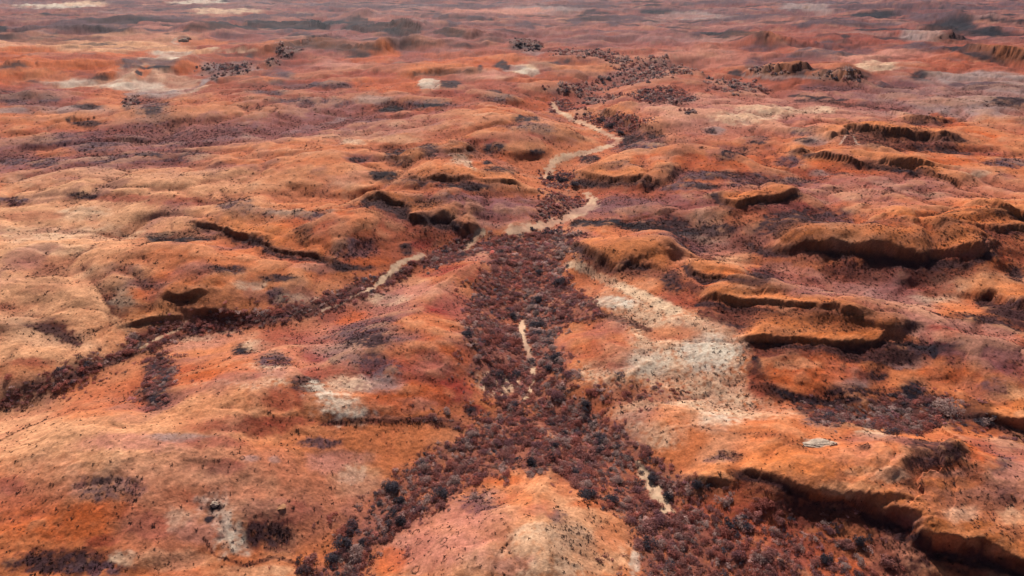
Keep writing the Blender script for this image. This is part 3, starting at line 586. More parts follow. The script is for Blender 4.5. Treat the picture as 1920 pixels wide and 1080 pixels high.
bed([(270,740),(280,670),(330,665),(320,720),(290,770)], 'dk', .3, 2, .7)
bed([(1005,385),(1040,362),(1100,372),(1090,392),(1040,412),(1000,415)], 'lt', .7, 2.5, .9)
bed([(780,785),(850,775),(920,770),(880,800),(800,800)], 'lt', .5, 2, .5)
for q in [(1045,337,30,15),(1150,230,60,12),(1050,200,20,12),(1240,180,45,12)]:
    m, s = ell_mask(*q); shrub[s] = np.maximum(shrub[s], m * .75)
# light sandy openings between the bushes
op = sstep(.15, .5, fbm(GX, GY, 9, 3, 211)) * sstep(.3, .7, shrub)
blend(ALLS, op * .5, PALL['or_'])
# distant belts of shrubs
for q in [(1090,100,55,6,3),(1150,112,30,9,10),(1230,135,62,13,-5),(1180,150,40,10,0),(1130,160,50,8,-5),(1060,167,36,5,0),(1245,182,45,13,5),(1120,185,40,9,0),(1385,163,50,12,4),(1290,185,18,7,0),(1288,210,14,6,0),
          (985,82,27,9,5),(425,130,50,11,0),(512,117,12,7,0),(1090,215,16,10,30),(540,95,22,7,0),(1330,455,50,9,15),(1600,545,80,7,0),(1100,440,30,8,10),(400,147,9,4,0),(245,190,14,8,-30),(1040,205,14,10,0),(1440,132,30,8,0),(1570,142,40,9,0)]:
    m, s = ell_mask(*q); shrub_far[s] = np.maximum(shrub_far[s], m)
blend(ALLS, shrub_far * .35, PALL['gy'])
E('br',960,590,60,30,a=.2); E('or_',900,720,24,14,a=.4)
E('cr',935,718,36,20,a=.9,dens=.15)

track = np.zeros(GX.shape); clear = np.zeros(GX.shape)
TRACKS = [
 [(1100,362,5),(1113,374,6),(1104,389,7),(1080,402,6),(1040,415,5),(1000,425,6),(965,432,7)],
 [(902,436,5),(886,450,5),(872,468,3.5)],
 [(792,478,3),(770,488,4.5),(748,496,4),(730,512,2.5),(716,526,3),(690,545,1.6),(640,570,1.6),(600,582,1.4)],
 [(979,604,4.5),(978,622,5),(985,642,3.5),(992,660,4.2),(998,685,2.6),(1000,706,3.2),(996,728,2.2),(985,748,2)],
 [(1198,868,3),(1215,905,6),(1236,930,8),(1250,955,8)],
 [(1035,192,3),(1045,206,3.5),(1062,216,3.5),(1092,230,3),(1122,243,3),(1162,261,3.5),(1140,275,3.5),(1108,284,3),(1070,291,4),(1042,300,5),(1028,318,5),(1022,335,4)],
 [(350,604,2),(330,618,2.5),(290,636,2.5),(262,652,2.5)],
]
for t in TRACKS:
    m, s = stroke_mask(t, .35, 1.25, wob=1.1)
    track[s] = np.maximum(track[s], m)
    m, s = stroke_mask(t, .4, 1.5, wob=1.5); clear[s] = np.maximum(clear[s], m)
blend(ALLS, track * .95, PALL['sd']); 
tuft *= 1 - track; shrub *= 1 - clear; shrub_far *= 1 - clear
T('nv',[(1186,862,3),(1222,886,6),(1250,918,7),(1262,946,5)],a=.6)  # shadow on the channel's right bank, painted dark

# plants and washed-down red silt gather in the gullies, ridges stay bare
def boxblur(F, k):
    for ax in (0, 1):
        c = np.cumsum(np.concatenate([np.repeat(np.take(F, [0], ax), k + 1, ax), F, np.repeat(np.take(F, [-1], ax), k, ax)], ax), ax)
        F = (np.take(c, range(2 * k + 1, c.shape[ax]), ax) - np.take(c, range(0, c.shape[ax] - 2 * k - 1), ax)) / (2 * k + 1)
    return F
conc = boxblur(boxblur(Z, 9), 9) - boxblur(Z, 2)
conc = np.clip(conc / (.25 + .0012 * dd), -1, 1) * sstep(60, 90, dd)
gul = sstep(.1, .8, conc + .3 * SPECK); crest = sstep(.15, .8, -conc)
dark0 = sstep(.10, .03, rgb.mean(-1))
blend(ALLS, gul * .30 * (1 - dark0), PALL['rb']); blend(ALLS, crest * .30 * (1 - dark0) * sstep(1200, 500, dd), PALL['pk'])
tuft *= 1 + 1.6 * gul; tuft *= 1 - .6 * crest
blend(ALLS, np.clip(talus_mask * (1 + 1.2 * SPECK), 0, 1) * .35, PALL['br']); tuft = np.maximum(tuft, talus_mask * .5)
# thin scrub-lined rills that branch down the slopes
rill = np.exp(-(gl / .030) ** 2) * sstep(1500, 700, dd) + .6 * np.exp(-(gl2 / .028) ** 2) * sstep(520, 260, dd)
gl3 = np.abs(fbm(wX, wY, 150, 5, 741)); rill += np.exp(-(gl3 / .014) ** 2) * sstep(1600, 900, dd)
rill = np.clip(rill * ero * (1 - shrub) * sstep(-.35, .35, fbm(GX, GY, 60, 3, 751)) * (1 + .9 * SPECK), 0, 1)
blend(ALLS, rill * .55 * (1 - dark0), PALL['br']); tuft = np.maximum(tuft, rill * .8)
# natural mottling of the soil at every scale
def mott(n, lo, hi, cls, a, cond=1.0): blend(ALLS, sstep(lo, hi, n) * a * cond, PALL[cls])
notd = (1 - 0.7 * shrub) * (1 - .9 * sstep(.16, .05, rgb.mean(-1)))
mott(n1, .2, .7, 'pk', .22, notd); mott(-n1, .25, .7, 'rb', .20, notd); mott(n2, .25, .75, 'mv', .18, notd); mott(-n2, .3, .8, 'cr', .16, notd); mott(n3, .35, .8, 'do', .25, notd)
n6 = fbm(GX, GY, 48, 5, 251); n7 = fbm(GX, GY, 36, 5, 261); lf = sstep(900, 500, dd)
mott(n6, .22, .6, 'cm', .30, notd * lf); mott(-n6, .22, .6, 'pi', .38, notd * lf); mott(n7, .22, .55, 'mv', .5, notd * lf); mott(-n7, .3, .7, 'cr', .25, notd * lf)
n4 = fbm(GX, GY, 6.5, 4, 221); mott(n4, .3, .8, 'rb', .18, notd); mott(-n4, .3, .8, 'pk', .16, notd)
n5 = fbm(GX, GY, 2.2, 3, 231)
fine = np.clip(1 + .24 * n5 + .12 * n4 + .22 * SPECK, .3, 1.7)
farst = fbm(GX * .6, GY, 30, 4, 241)
blend(ALLS, np.clip(scarp_mask * (1 + .6 * SPECK), 0, 1) * .42, PALL['dk'])  # scarp faces blended darker along their mask
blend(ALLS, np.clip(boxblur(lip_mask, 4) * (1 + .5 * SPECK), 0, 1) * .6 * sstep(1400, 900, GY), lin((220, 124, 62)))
rgb *= fine[..., None]
rgb = np.clip(rgb, 0.004, 1.0) * ALB

# ------------------------------------------------------------------ materials
def mat(name, attr=None, color=(.3, .2, .15), rough=.95, grain=None, bump=None, tint=.25):
    m = bpy.data.materials.new(name); m.use_nodes = True
    nt = m.node_tree; b = nt.nodes['Principled BSDF']
    b.inputs['Roughness'].default_value = rough
    b.inputs['Specular IOR Level'].default_value = .08
    geo = nt.nodes.new('ShaderNodeNewGeometry')
    if attr:
        src = nt.nodes.new('ShaderNodeAttribute'); src.attribute_name = attr; out = src.outputs['Color']
    else:
        src = nt.nodes.new('ShaderNodeRGB'); src.outputs[0].default_value = (*color, 1); out = src.outputs[0]
    for sc, lo, hi in (grain or []):
        n = nt.nodes.new('ShaderNodeTexNoise'); n.inputs['Scale'].default_value = sc; n.inputs['Detail'].default_value = 6; n.inputs['Roughness'].default_value = .65
        nt.links.new(geo.outputs['Position'], n.inputs['Vector'])
        mr = nt.nodes.new('ShaderNodeMapRange'); mr.inputs[1].default_value = .3; mr.inputs[2].default_value = .7; mr.inputs[3].default_value = lo; mr.inputs[4].default_value = hi
        nt.links.new(n.outputs['Fac'], mr.inputs[0])
        mx = nt.nodes.new('ShaderNodeVectorMath'); mx.operation = 'SCALE'
        nt.links.new(out, mx.inputs[0]); nt.links.new(mr.outputs[0], mx.inputs['Scale']); out = mx.outputs[0]
    nt.links.new(out, b.inputs['Base Color'])
    if bump:
        n = nt.nodes.new('ShaderNodeTexNoise'); n.inputs['Scale'].default_value = bump[0]; n.inputs['Detail'].default_value = 8; n.inputs['Roughness'].default_value = .7
        nt.links.new(geo.outputs['Position'], n.inputs['Vector'])
        bp = nt.nodes.new('ShaderNodeBump'); bp.inputs['Strength'].default_value = bump[1]; bp.inputs['Distance'].default_value = bump[2]
        nt.links.new(n.outputs['Fac'], bp.inputs['Height']); nt.links.new(bp.outputs[0], b.inputs['Normal'])
    return m
M_soil = mat('desert_soil', 'soil', grain=[(1.6, .68, 1.32), (.12, .9, 1.1)], bump=(.8, .6, .5))
M_sand = mat('creek_sand', 'soil', grain=[(1.5, .88, 1.12)], bump=(1.5, .3, .2))
M_plant = mat('dry_foliage', 'leafcol', rough=.9)
nt = M_plant.node_tree; _b = nt.nodes['Principled BSDF']; _a = [n for n in nt.nodes if n.type == 'ATTRIBUTE'][0]
_t = nt.nodes.new('ShaderNodeBsdfTranslucent'); _m = nt.nodes.new('ShaderNodeMixShader'); _m.inputs[0].default_value = .45
nt.links.new(_a.outputs['Color'], _t.inputs['Color']); nt.links.new(_b.outputs[0], _m.inputs[1]); nt.links.new(_t.outputs[0], _m.inputs[2]); nt.links.new(_m.outputs[0], nt.nodes['Material Output'].inputs['Surface'])
M_bark = mat('bark', None, (.10, .06, .045), grain=[(6, .7, 1.3)])
M_rock = mat('weathered_rock', None, (.42, .30, .22), grain=[(1.2, .5, 1.4), (5, .8, 1.2)], bump=(3, .8, .4))
M_ember = mat('orange_rock', None, (.36, .17, .085), grain=[(1.2, .5, 1.4), (5, .8, 1.2)], bump=(3, .8, .4))
M_pale = mat('bleached_rock', None, (.42, .31, .23), grain=[(1.2, .6, 1.3), (5, .8, 1.2)], bump=(3, .8, .4))

# ------------------------------------------------------------------ ground sheet and creek beds
nx, ny = -np.gradient(Z, axis=1), None
def analytic_normals():
    dX = np.gradient(GX, axis=1); dZi = np.gradient(Z, axis=1)
    sx_ = dZi / np.where(np.abs(dX) < 1e-9, 1e-9, dX)
    dYj = np.gradient(GY, axis=0); dXj = np.gradient(GX, axis=0); dZj = np.gradient(Z, axis=0)
    sy_ = (dZj - sx_ * dXj) / np.where(np.abs(dYj) < 1e-9, 1e-9, dYj)
    n = np.stack([-sx_, -sy_, np.ones_like(Z)], -1)
    return n / np.linalg.norm(n, axis=-1, keepdims=True)
NRM = analytic_normals()
def mesh_from(name, verts, faces, material, fcol=None, attr='soil', smooth=False, normals=None):
    me = bpy.data.meshes.new(name)
    k = faces.shape[1]
    me.vertices.add(len(verts)); me.vertices.foreach_set('co', verts.astype(np.float32).ravel())
    me.loops.add(faces.size); me.loops.foreach_set('vertex_index', faces.astype(np.int32).ravel())
    me.polygons.add(len(faces)); me.polygons.foreach_set('loop_start', np.arange(0, faces.size, k, dtype=np.int32))
    try: me.polygons.foreach_set('loop_total', np.full(len(faces), k, np.int32))
    except Exception: pass
    me.polygons.foreach_set('use_smooth', np.full(len(faces), smooth, bool))
    me.update(calc_edges=True)
    if fcol is not None:
        a = me.color_attributes.new(attr, 'FLOAT_COLOR', 'POINT')
        a.data.foreach_set('color', np.concatenate([fcol, np.ones((len(fcol), 1))], 1).astype(np.float32).ravel())
    if normals is not None:
        me.normals_split_custom_set_from_vertices(normals.astype(np.float32))
    me.materials.append(material)
    o = bpy.data.objects.new(name, me); col.objects.link(o)
    return o
ii, jj = np.meshgrid(np.arange(NC - 1), np.arange(NR - 1))
a = (jj * NC + ii)
quads = np.stack([a, a + 1, a + NC + 1, a + NC], -1).reshape(-1, 4)
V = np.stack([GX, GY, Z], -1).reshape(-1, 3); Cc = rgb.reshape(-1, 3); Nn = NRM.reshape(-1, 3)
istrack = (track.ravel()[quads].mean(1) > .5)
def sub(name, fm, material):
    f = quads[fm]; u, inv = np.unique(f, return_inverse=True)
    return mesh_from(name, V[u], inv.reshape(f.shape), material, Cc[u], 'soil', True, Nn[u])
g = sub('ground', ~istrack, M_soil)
tag(g, 'rolling red and orange desert earth with gullies and low escarpments', kind='structure')
w = sub('creek_bed', istrack, M_sand)
tag(w, 'pale sandy floor of the dry creek winding between bushes', kind='structure')

# ------------------------------------------------------------------ plants
def zat(x, y): return lookup(Z, np.asarray(x, float), np.asarray(y, float))
def leaf_cloud(n, r, h, leaf, seed, flat=.5):
    """n leaf sprays spread through a lumpy crown: vertices (3n,3), triangles"""
    g_ = np.random.default_rng(seed)
    nl = 5; lob = g_.normal(size=(nl, 3)) * [.45, .45, .22]; lob[:, 2] = np.abs(lob[:, 2]); lr = g_.uniform(.45, .75, nl)
    k = g_.integers(0, nl, n)
    d = g_.normal(size=(n, 3)); d /= np.linalg.norm(d, axis=1)[:, None]
    rad = g_.uniform(.35, 1.0, n) ** .6
    c = lob[k] + d * (lr[k] * rad)[:, None]
    c[:, 2] = np.abs(c[:, 2]) + .05
    c *= [r, r, h]
    u = g_.normal(size=(n, 3)); u /= np.linalg.norm(u, axis=1)[:, None]
    v = np.cross(u, d + .01); v /= np.linalg.norm(v, axis=1)[:, None] + 1e-6
    L = leaf * g_.uniform(.6, 1.5, n)[:, None]
    p0 = c - u * L; p1 = c + u * L; p2 = c + v * L * g_.uniform(.5, 1.0, (n, 1))
    verts = np.stack([p0, p1, p2], 1).reshape(-1, 3)
    shade = g_.uniform(.78, 1.22, n)
    return verts, np.arange(3 * n).reshape(-1, 3), np.repeat(shade, 3)
def tuft_mesh(n, seed, r=1.0, h=.55):
    """a small hummock of upright blades"""
    g_ = np.random.default_rng(seed); a = g_.uniform(0, 2 * np.pi, n); q = np.sqrt(g_.uniform(0, 1, n)) * r * .55
    b = np.stack([q * np.cos(a), q * np.sin(a), np.zeros(n) - .05], 1)
    t = np.stack([np.cos(a + g_.normal(0, .6, n)), np.sin(a + g_.normal(0, .6, n)), np.zeros(n)], 1)
    w_ = np.stack([-t[:, 1], t[:, 0], np.zeros(n)], 1) * r * .35
    tip = b + t * r * .75 + np.array([0, 0, 1]) * h * g_.uniform(.6, 1.1, (n, 1))
    verts = np.stack([b - w_, b + w_, tip], 1).reshape(-1, 3)
    return verts, np.arange(3 * n).reshape(-1, 3), np.repeat(g_.uniform(.7, 1.3, n), 3)
PLC = dict(brown=(142,96,90), rust=(150,90,80), grey=(160,132,124), dark=(78,70,76), mauve=(128,88,90), tuft=(60,38,36), spin=(106,78,72))
PLL = {k: lin(v) * 1.08 for k, v in PLC.items()}

def cells_sample(dens, ymin, ymax, cap=None):
    """scatter points over the ground with the given number per square metre"""
    j0, j1 = np.searchsorted(YR, [ymin, ymax])
    dy = np.diff(YR)[j0:j1]; dx = (GX[j0:j1, 1] - GX[j0:j1, 0])
    area = (dy * dx)[:, None]
    n = rng.poisson(np.clip(dens[j0:j1, :-1], 0, None) * area)
    J, I = np.nonzero(n); rep = n[J, I]; J = np.repeat(J, rep) + j0; I = np.repeat(I, rep)
    fy = rng.random(len(J)); fx = rng.random(len(J))
    y = YR[J] + fy * (YR[J + 1] - YR[J]); x = (S[I] + fx * (S[1] - S[0])) * wid(y)
    return np.stack([x, y, zat(x, y)], 1)
def in_frame(p, m=60):
    u, v, f = to_px(p[:, 0], p[:, 1], p[:, 2])
    return (u > -m) & (u < 1920 + m) & (v > -m) & (v < 1080 + m), u, v
def merge(name, templates, pos, size, colr, material, hs=None):
    vs, fs, cs = [], [], []; off = 0
    pick = rng.integers(0, len(templates), len(pos)); rz = rng.uniform(0, 2 * np.pi, len(pos))
    hs = np.ones(len(pos)) if hs is None else hs
    for k, (tv, tf, tsd) in enumerate(templates):
        m = np.nonzero(pick == k)[0]
        if not len(m): continue
        c, s_ = np.cos(rz[m])[:, None], np.sin(rz[m])[:, None]
        x = (tv[None, :, 0] * c - tv[None, :, 1] * s_) * size[m][:, None]; y = (tv[None, :, 0] * s_ + tv[None, :, 1] * c) * size[m][:, None]
        z = tv[None, :, 2] * (size[m] * hs[m])[:, None]
        v = np.stack([x, y, z], -1) + pos[m][:, None, :]
        vs.append(v.reshape(-1, 3)); nv = len(tv)
        fs.append((tf[None] + (np.arange(len(m)) * nv)[:, None, None] + off).reshape(-1, 3)); off += nv * len(m)
        cs.append((colr[m][:, None, :] * tsd[None, :, None]).reshape(-1, 3))
    return mesh_from(name, np.concatenate(vs), np.concatenate(fs), material, np.concatenate(cs), 'leafcol')

# shrubs of the creek thickets
clump = sstep(-.55, .35, fbm(GX, GY, 7, 4, 731)) * .75 + .25
pts = cells_sample(shrub * clump * 1.5, 70, 700)
ok, u, v = in_frame(pts, 200); pts, u, v = pts[ok], u[ok], v[ok]
sizes = np.exp(rng.normal(0, .42, len(pts))) * np.where((u < 800) & (v > 450) & (v < 800), .62, .64)
kind = rng.choice(5, len(pts), p=[.40, .24, .16, .06, .14])
names5 = ['brown', 'rust', 'grey', 'dark', 'mauve']
kcol = np.array([PLL[q] for q in names5])
# darker, denser growth along the left edge of the wash and the right channel
dxs = fbm(pts[:, 0], pts[:, 1], 30, 3, 301)
dk_ = np.zeros(len(pts))
for t in ([(770,870,22),(720,930,28),(690,990,30),(640,1060,34)], [(1060,700,22),(1090,760,24),(1120,820,22),(1170,880,22)], [(1000,560,20),(1015,610,22),(1030,680,20)], [(1050,450,14),(1055,520,12)], [(870,610,14),(880,650,14)], [(1500,790,10),(1690,765,14),(1840,780,14)]):
    m, s_ = stroke_mask(t, .5); F = np.zeros(GX.shape); F[s_] = m; dk_ = np.maximum(dk_, lookup(F, pts[:, 0], pts[:, 1]))
rr = rng.random(len(pts))
kind = np.where((dxs > .45) & (rr < .18), 3, kind); kind = np.where(rr < dk_ * .62, np.where(rr < dk_ * .26, 3, 2), kind)

# keep the bushes that show largest as things of their own
vis, _, _ = in_frame(pts, -6)
dist = np.linalg.norm(pts - np.array([0, 0, CAM_H]), axis=1)
score = np.where(vis, sizes / dist, -1)
order = np.argsort(-score)
NSH = 268
big = np.zeros(len(pts), bool); big[order[:NSH]] = True

def plant_mesh(name, data, colr):
    v_, f_, s_ = data
    o = mesh_from(name, v_, f_, M_plant, s_[:, None] * np.asarray(colr)[None], 'leafcol')
    me = o.data; bpy.data.objects.remove(o)
    return me
def stems(r, h, seed, n=5):
    g_ = np.random.default_rng(seed); vs, fs = [], []
    for k in range(n):
        a_ = 2 * np.pi * k / n + g_.uniform(-.4, .4); tip = np.array([math.cos(a_) * r * .55, math.sin(a_) * r * .55, h * .75]); b0 = len(vs)
        for q in range(4):
            t = q * np.pi / 2; vs.append((.07 * r * math.cos(t), .07 * r * math.sin(t), -.15))
        for q in range(4):
            t = q * np.pi / 2; vs.append(tuple(tip + .025 * r * np.array([math.cos(t), math.sin(t), 0])))
        for q in range(4): fs.append((b0 + q, b0 + (q + 1) % 4, b0 + 4 + (q + 1) % 4, b0 + 4 + q))
    me = bpy.data.meshes.new('stem'); me.from_pydata(vs, [], fs); me.materials.append(M_bark)
    return me
SHRUB_ME = {k: [plant_mesh('shrub', leaf_cloud(620, 1.0, .95, .10, 400 + 10 * i + q), PLL[k]) for q in range(3)] for i, k in enumerate(names5)}

def zone(u_, v_):
    if v_ < 640: return 'in the thicket of the upper wash', 'shrubs of the upper wash'
    if u_ < 420 and v_ > 640: return 'in the narrow creek bed on the left', 'shrubs of the left creek bed'
    if u_ > 1440 and v_ < 860: return 'in the shaded hollow below the right-hand hills', 'shrubs of the shaded hollow'
    if u_ < 900 and v_ > 800: return 'in the scrub band left of the front dome', 'shrubs left of the front dome'
    if u_ > 1200 and v_ > 930: return 'in the open scrub below the dark escarpment', 'shrubs below the dark escarpment'
    if v_ > 820: return 'in the scrub band right of and behind the front dome', 'shrubs behind the front dome'
    return 'in the middle thicket beside the sandy track', 'shrubs beside the sandy track'
WORD = dict(brown='dull brown leafless bush', rust='rust red twiggy bush', grey='ash grey dry bush', dark='dark blue grey leafy bush', mauve='mauve brown low bush')
for n_, k in enumerate(order[:NSH]):
    kn = names5[kind[k]]
    o = bpy.data.objects.new('shrub', SHRUB_ME[kn][n_ % 3]); col.objects.link(o)
    o.location = pts[k] - np.array([0, 0, .08]); s_ = sizes[k]; o.scale = (s_, s_, s_ * rng.uniform(.75, 1.05)); o.rotation_euler = (0, 0, rng.uniform(0, 6.28))
    zl, zg = zone(u[k], v[k])
    tag(o, WORD[kn] + ' ' + zl, 'bush', kn + ' ' + zg)

TPL = [leaf_cloud(190, 1.0, .9, .155, 500 + q) for q in range(6)]
TPF = [leaf_cloud(40, 1.0, .9, .36, 520 + q) for q in range(5)]
rest = ~big
near = rest & (dist < 330); fars = rest & (dist >= 330)
cj = kcol[kind] * np.exp(rng.normal(0, .28, len(pts)))[:, None]
o = merge('thicket', TPL, pts[near] - [0, 0, .06], sizes[near], cj[near], M_plant); tag(o, 'unbroken mass of brown scrub filling the dry creek', 'scrub', kind='stuff')
pf = cells_sample(shrub_far * .045, 300, 2600); okf, _, _ = in_frame(pf, 100); pf = pf[okf]
szf = np.exp(rng.normal(0, .35, len(pf))) * 1.75; cf = np.array([PLL['grey'], PLL['dark'], PLL['brown']])[rng.choice(3, len(pf), p=[.45, .2, .35])]
o = merge('distant_scrub', TPF, np.concatenate([pts[fars], pf]), np.concatenate([sizes[fars], szf]), np.concatenate([cj[fars], cf]), M_plant); tag(o, 'specks of far scrub strung along the upper creek', 'scrub', kind='stuff')

# low tufts over the open ground
td = np.clip(tuft * (.55 + .9 * sstep(-.4, .5, fbm(GX, GY, 12, 3, 311))), 0, 1)
td *= 1 - sstep(.2, .6, shrub) * .8
fall = 1 / (1 + (dd / 260) ** 2)
pt = cells_sample(td * 4.2 * fall, 60, 700); ok, _, _ = in_frame(pt, 60); pt = pt[ok]
dt = np.linalg.norm(pt - np.array([0, 0, CAM_H]), axis=1)
st = np.exp(rng.normal(0, .35, len(pt))) * .215 * np.clip((dt / 190) ** .6, .9, 2.0)
ct = PLL['tuft'][None] * np.exp(rng.normal(0, .25, (len(pt), 1)))
o = merge('spinifex_tufts', [tuft_mesh(9, 600 + q) for q in range(5)], pt, st, ct, M_plant); tag(o, 'countless small dark grass tufts dotting the slopes', 'grass', kind='stuff')

# spinifex rings: grass that has died back in the middle
def ring_mesh(seed, r, arc):
    g_ = np.random.default_rng(seed); n = int(arc * r / .11) + 3; vs, fs, ss = [], [], []; off = 0; a0 = g_.uniform(0, 6.28)
    for k in range(n):
        a_ = a0 + arc * k / n; rr = r * (1 + g_.normal(0, .10)); v_, f_, s_ = tuft_mesh(8, seed * 50 + k, g_.uniform(.08, .17), g_.uniform(.12, .2))
        vs.append(v_ + [rr * math.cos(a_), rr * math.sin(a_) * .85, 0]); fs.append(f_ + off); off += len(v_); ss.append(s_)
    return np.concatenate(vs), np.concatenate(fs), np.concatenate(ss)
RINGS = [plant_mesh('spinifex_ring', ring_mesh(700 + q, [.9, 1.1, 1.3, 1.0, 1.2, .8][q], [4.2, 5.6, 3.2, 6.0, 2.6, 4.8][q]), PLL['spin'] * .85) for q in range(6)]
def rings(cx, cy, rx, ry, n, label, group, rmin=.7, rmax=1.2):
    made = 0; tries = 0; spots = []
    while made < n:
        a_, q = rng.uniform(0, 6.28), math.sqrt(rng.random())
        p = ground_hit(Z, [(cx + rx * q * math.cos(a_), cy + ry * q * math.sin(a_))])[0]
        tries += 1
        if tries > 900: break
        if any((p[0] - a0) ** 2 + (p[1] - b0) ** 2 < (2.0 * rmax) ** 2 for a0, b0 in spots): continue
        spots.append(p)
        o = bpy.data.objects.new('spinifex_ring', RINGS[rng.integers(0, 6)]); col.objects.link(o)
        # lie on the slope
        z0 = float(zat(p[0], p[1])); gx_ = float(zat(p[0] + .8, p[1]) - zat(p[0] - .8, p[1])) / 1.6; gy_ = float(zat(p[0], p[1] + .8) - zat(p[0], p[1] - .8)) / 1.6
        o.rotation_euler = Vector((-gx_, -gy_, 1)).to_track_quat('Z', 'Y').to_euler(); o.location = (p[0], p[1], z0 - .02); s_ = .82 * rng.uniform(rmin, rmax); o.scale = (s_, s_, s_)
        tag(o, label, 'grass ring', group); made += 1
rings(790,1030,80,50,46,'broken dark ring of spinifex grass on the left flank of the front dome','spinifex rings on the dome flank')
rings(905,960,40,36,44,'crowded small spinifex ring on the mauve crown of the front dome','spinifex rings on the dome crown', .5, .85)
rings(960,925,50,20,24,'tiny spinifex arc on the back edge of the front dome','spinifex arcs behind the dome crown', .4, .7)
rings(205,915,60,24,44,'grey spinifex ring in the purple patch on the orange slope at left','spinifex rings in the purple patch', .6, 1.0)
rings(80,960,90,24,20,'faint spinifex ring on the bright orange slope at far left','spinifex rings on the orange slope', .6, .9)
rings(1050,968,18,12,8,'spinifex ring in the small grey spot on the pale side of the dome','spinifex rings in the grey spot', .4, .7)
rings(470,840,70,20,14,'pale spinifex ring above the dark red patch on the left hill','spinifex rings above the red patch', .6, 1.0)
rings(1340,665,60,24,7,'spinifex ring on the white clay flat right of the wash','spinifex rings on the white clay', .7, 1.3)

# larger dark trees that stand out of the scrub
def crown_mesh(seed, colr, n=900): return plant_mesh('crown', leaf_cloud(n, 1.0, .9, .11, seed), colr)
CROWNS = [crown_mesh(800 + q, PLL['dark'] * [.75, .9, 1.05, .8][q]) for q in range(4)]
def trunk_me():
    vs, fs = [], []
    def limb(p0, p1, r0, r1):
        b0 = len(vs)
        for p_, r_ in ((p0, r0), (p1, r1)):
            for q in range(6): vs.append((p_[0] + r_ * math.cos(q * 1.047), p_[1] + r_ * math.sin(q * 1.047), p_[2]))
        for q in range(6): fs.append((b0 + q, b0 + (q + 1) % 6, b0 + 6 + (q + 1) % 6, b0 + 6 + q))
    limb((0, 0, -.2), (.04, .02, .35), .09, .065)
    for q in range(5):
        a_ = q * 1.257 + .3; limb((.04, .02, .33), (.45 * math.cos(a_), .45 * math.sin(a_), .85), .05, .015)
    me = bpy.data.meshes.new('trunk'); me.from_pydata(vs, [], fs); me.materials.append(M_bark)
    return me
TRUNK = trunk_me()
TREES = [
 (992,866,2.7,'round dark blue grey tree at the tip of the front dome'),
 (830,928,2.6,'black green tree at the left shoulder of the front dome'),
 (738,915,2.8,'dark tree in the clump at the upper left end of the scrub band'),
 (752,940,2.2,'smaller dark tree just below the clump on the scrub band'),
 (748,978,2.4,'dark tree on the edge of the orange dome, lower left side'),
 (650,1022,2.6,'dark bushy tree at the bottom end of the left scrub band'),
 (625,1048,2.3,'lowest dark tree in the left scrub band'),
 (1037,858,2.4,'dark tree standing behind the tip of the front dome'),
 (1040,836,1.8,'small blue tinted tree in the middle of the open thicket'),
 (1105,928,2.6,'wide dark tree on the right shoulder of the front dome'),
 (1150,938,2.5,'dark tree beside the sandy channel edge at the dome shoulder'),
 (1060,812,2.0,'dark tree in the densest part of the right thicket'),
 (1098,760,2.6,'round dark tree at the mouth of the side creek'),
 (1052,527,3.2,'isolated dark tree at the foot of the pale ridge'),
 (1012,508,2.6,'dark tree in the upper thicket left of the pale ridge'),
 (1012,560,2.8,'dark tree halfway down the upper thicket'),
 (962,592,2.6,'dark tree at the top end of the sandy track'),
 (1014,607,2.6,'dark tree right of the sandy track top'),
 (878,626,3.0,'dark tree at the left rim of the middle thicket'),
 (1042,668,2.8,'dark tree against the orange knoll right of the track'),
 (1030,690,2.4,'dark tree hanging over the right side of the sandy track'),
 (1213,1016,2.2,'blue black tree at the right foot of the front dome'),
 (1222,892,2.2,'black tree on the bank above the sandy channel'),
 (1250,925,2.0,'black tree on the outer bank of the sandy channel'),
 (1310,908,2.4,'dark tree under the small step at the escarpment end'),
 (1366,978,2.0,'grey blue bush tree at the edge of the mauve scrub'),
 (1398,984,1.9,'second grey blue tree inside the mauve scrub'),
 (1543,1042,2.2,'dark blue tree alone on orange ground near the bottom'),
 (1614,1012,2.3,'dark blue tree below the long dark escarpment'),
 (1050,336,5.0,'large dark tree on the bend of the upper creek'),
 (1075,345,4.2,'dark tree to the right on the upper creek bend'),
 (1028,332,4.0,'dark tree to the left on the upper creek bend'),
 (1145,235,5.0,'dark tree below the brown bank at the far creek'),
 (1125,225,4.6,'dark tree higher up along the far creek bank'),
 (1160,248,4.4,'last dark tree where the far creek turns'),
 (1005,86,7.0,'dark tree clump far off on the plain'),
 (975,82,6.0,'left tree of the far dark clump on the plain'),
]
for q, (px, py, r_, lab) in enumerate(TREES):
    p = ground_hit(Z, [(px, py + 4)])[0]; z0 = float(zat(p[0], p[1]))
    e = bpy.data.objects.new('tree', None); e.empty_display_size = .5; col.objects.link(e); e.location = (p[0], p[1], z0 - .1); e.rotation_euler = (0, 0, q * 1.7); e.scale = (r_ * .72, r_ * .72, r_ * .72)
    tag(e, lab, 'tree')
    c = bpy.data.objects.new('crown', CROWNS[q % 4]); col.objects.link(c); c.parent = e; c.location = (0, 0, .25)
    t_ = bpy.data.objects.new('trunk', TRUNK); col.objects.link(t_); t_.parent = e

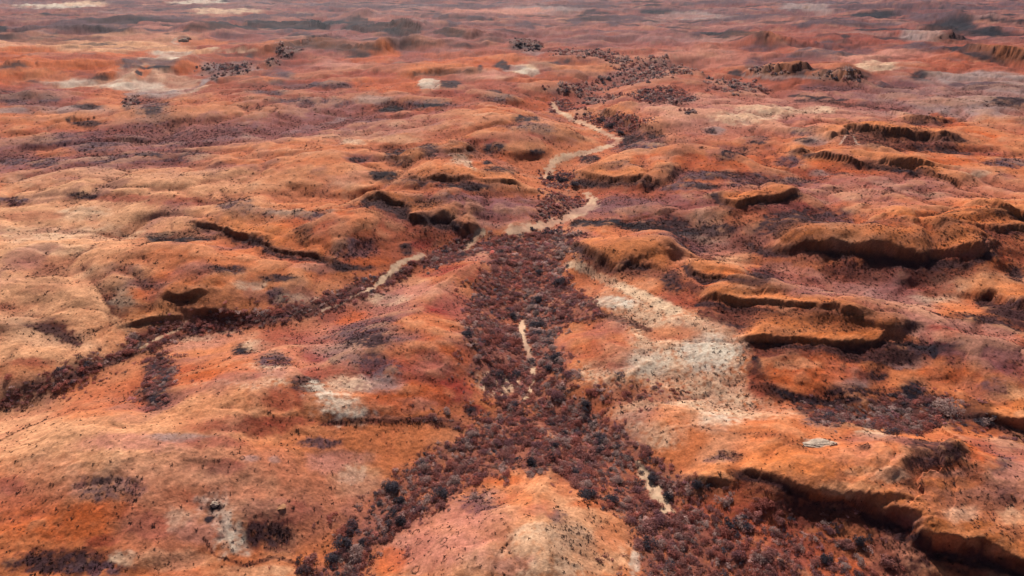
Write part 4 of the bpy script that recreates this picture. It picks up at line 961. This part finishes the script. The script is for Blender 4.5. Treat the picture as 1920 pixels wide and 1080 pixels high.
# boulders
def rock_mesh(seed, sx_, sy_, sz_, material):
    import bmesh
    bm = bmesh.new(); bmesh.ops.create_icosphere(bm, subdivisions=4, radius=1)
    co = np.array([v_.co for v_ in bm.verts]); r_ = 1 + .35 * fbm(co[:, 0] * 3 + seed, co[:, 1] * 3 + co[:, 2] * 2.3, 2.5, 4, seed) + .12 * fbm(co[:, 2] * 9, co[:, 0] * 9 + seed, 2, 3, seed)
    for v_, k in zip(bm.verts, r_): v_.co = v_.co * k; v_.co.x *= sx_; v_.co.y *= sy_; v_.co.z = max(v_.co.z, -.5) * sz_
    me = bpy.data.meshes.new('boulder'); bm.to_mesh(me); bm.free(); me.materials.append(material)
    return me
ROCKS = [
 (527,952,1.2,.9,.12,M_ember,'lone orange brown boulder jutting from the slope above a hollow','boulder'),
 (1536,832,3.4,1.7,.55,M_pale,'flat pale slab of rock lying across the orange ridge','boulder'),
 (1562,833,1.0,.9,.6,M_rock,'dark end block beside the flat pale slab','boulder'),
 (345,78,8,5,4,M_pale,'pale grey rock outcrop rising from the far plain','outcrop'),
 (354,75,4,3,3.5,M_rock,'dark block beside the pale outcrop on the far plain','outcrop'),
 (402,946,.9,.7,.6,M_rock,'dark stone at the head of the white clay chute','boulder'),
]
for q, (px, py, a_, b_, c_, m_, lab, cat) in enumerate(ROCKS):
    p = ground_hit(Z, [(px, py)])[0]; z0 = float(zat(p[0], p[1]))
    o = bpy.data.objects.new('boulder' if cat == 'boulder' else 'rock_outcrop', rock_mesh(900 + q, a_, b_, c_, m_)); col.objects.link(o); o.location = (p[0], p[1], z0 + .05 * c_)
    tag(o, lab, cat)

# ------------------------------------------------------------------ air
HAZE = 0.000015
if HAZE:
    zb, zt = float(Z.min()) - 1.0, max(CAM_H + 12, float(Z.max()) + 5)
    x = float(GX.max()) + 20; y0, y1 = float(YR[0]) - 20, float(YR[-1]) + 20
    vs = [(sx_ * x, yy, zz) for zz in (zb, zt) for yy in (y0, y1) for sx_ in (-1, 1)]
    me = bpy.data.meshes.new('haze'); me.from_pydata(vs, [], [(0, 2, 3, 1), (4, 5, 7, 6), (0, 1, 5, 4), (2, 6, 7, 3), (0, 4, 6, 2), (1, 3, 7, 5)])
    m = bpy.data.materials.new('haze'); m.use_nodes = True; nt = m.node_tree; nt.nodes.remove(nt.nodes['Principled BSDF'])
    pv = nt.nodes.new('ShaderNodeVolumePrincipled'); pv.inputs['Color'].default_value = (.50, .46, .56, 1); pv.inputs['Density'].default_value = HAZE; pv.inputs['Anisotropy'].default_value = .2
    nt.links.new(pv.outputs[0], nt.nodes['Material Output'].inputs['Volume']); me.materials.append(m)
    o = bpy.data.objects.new('haze', me); col.objects.link(o); tag(o, 'thin dusty air over the plain', kind='stuff')
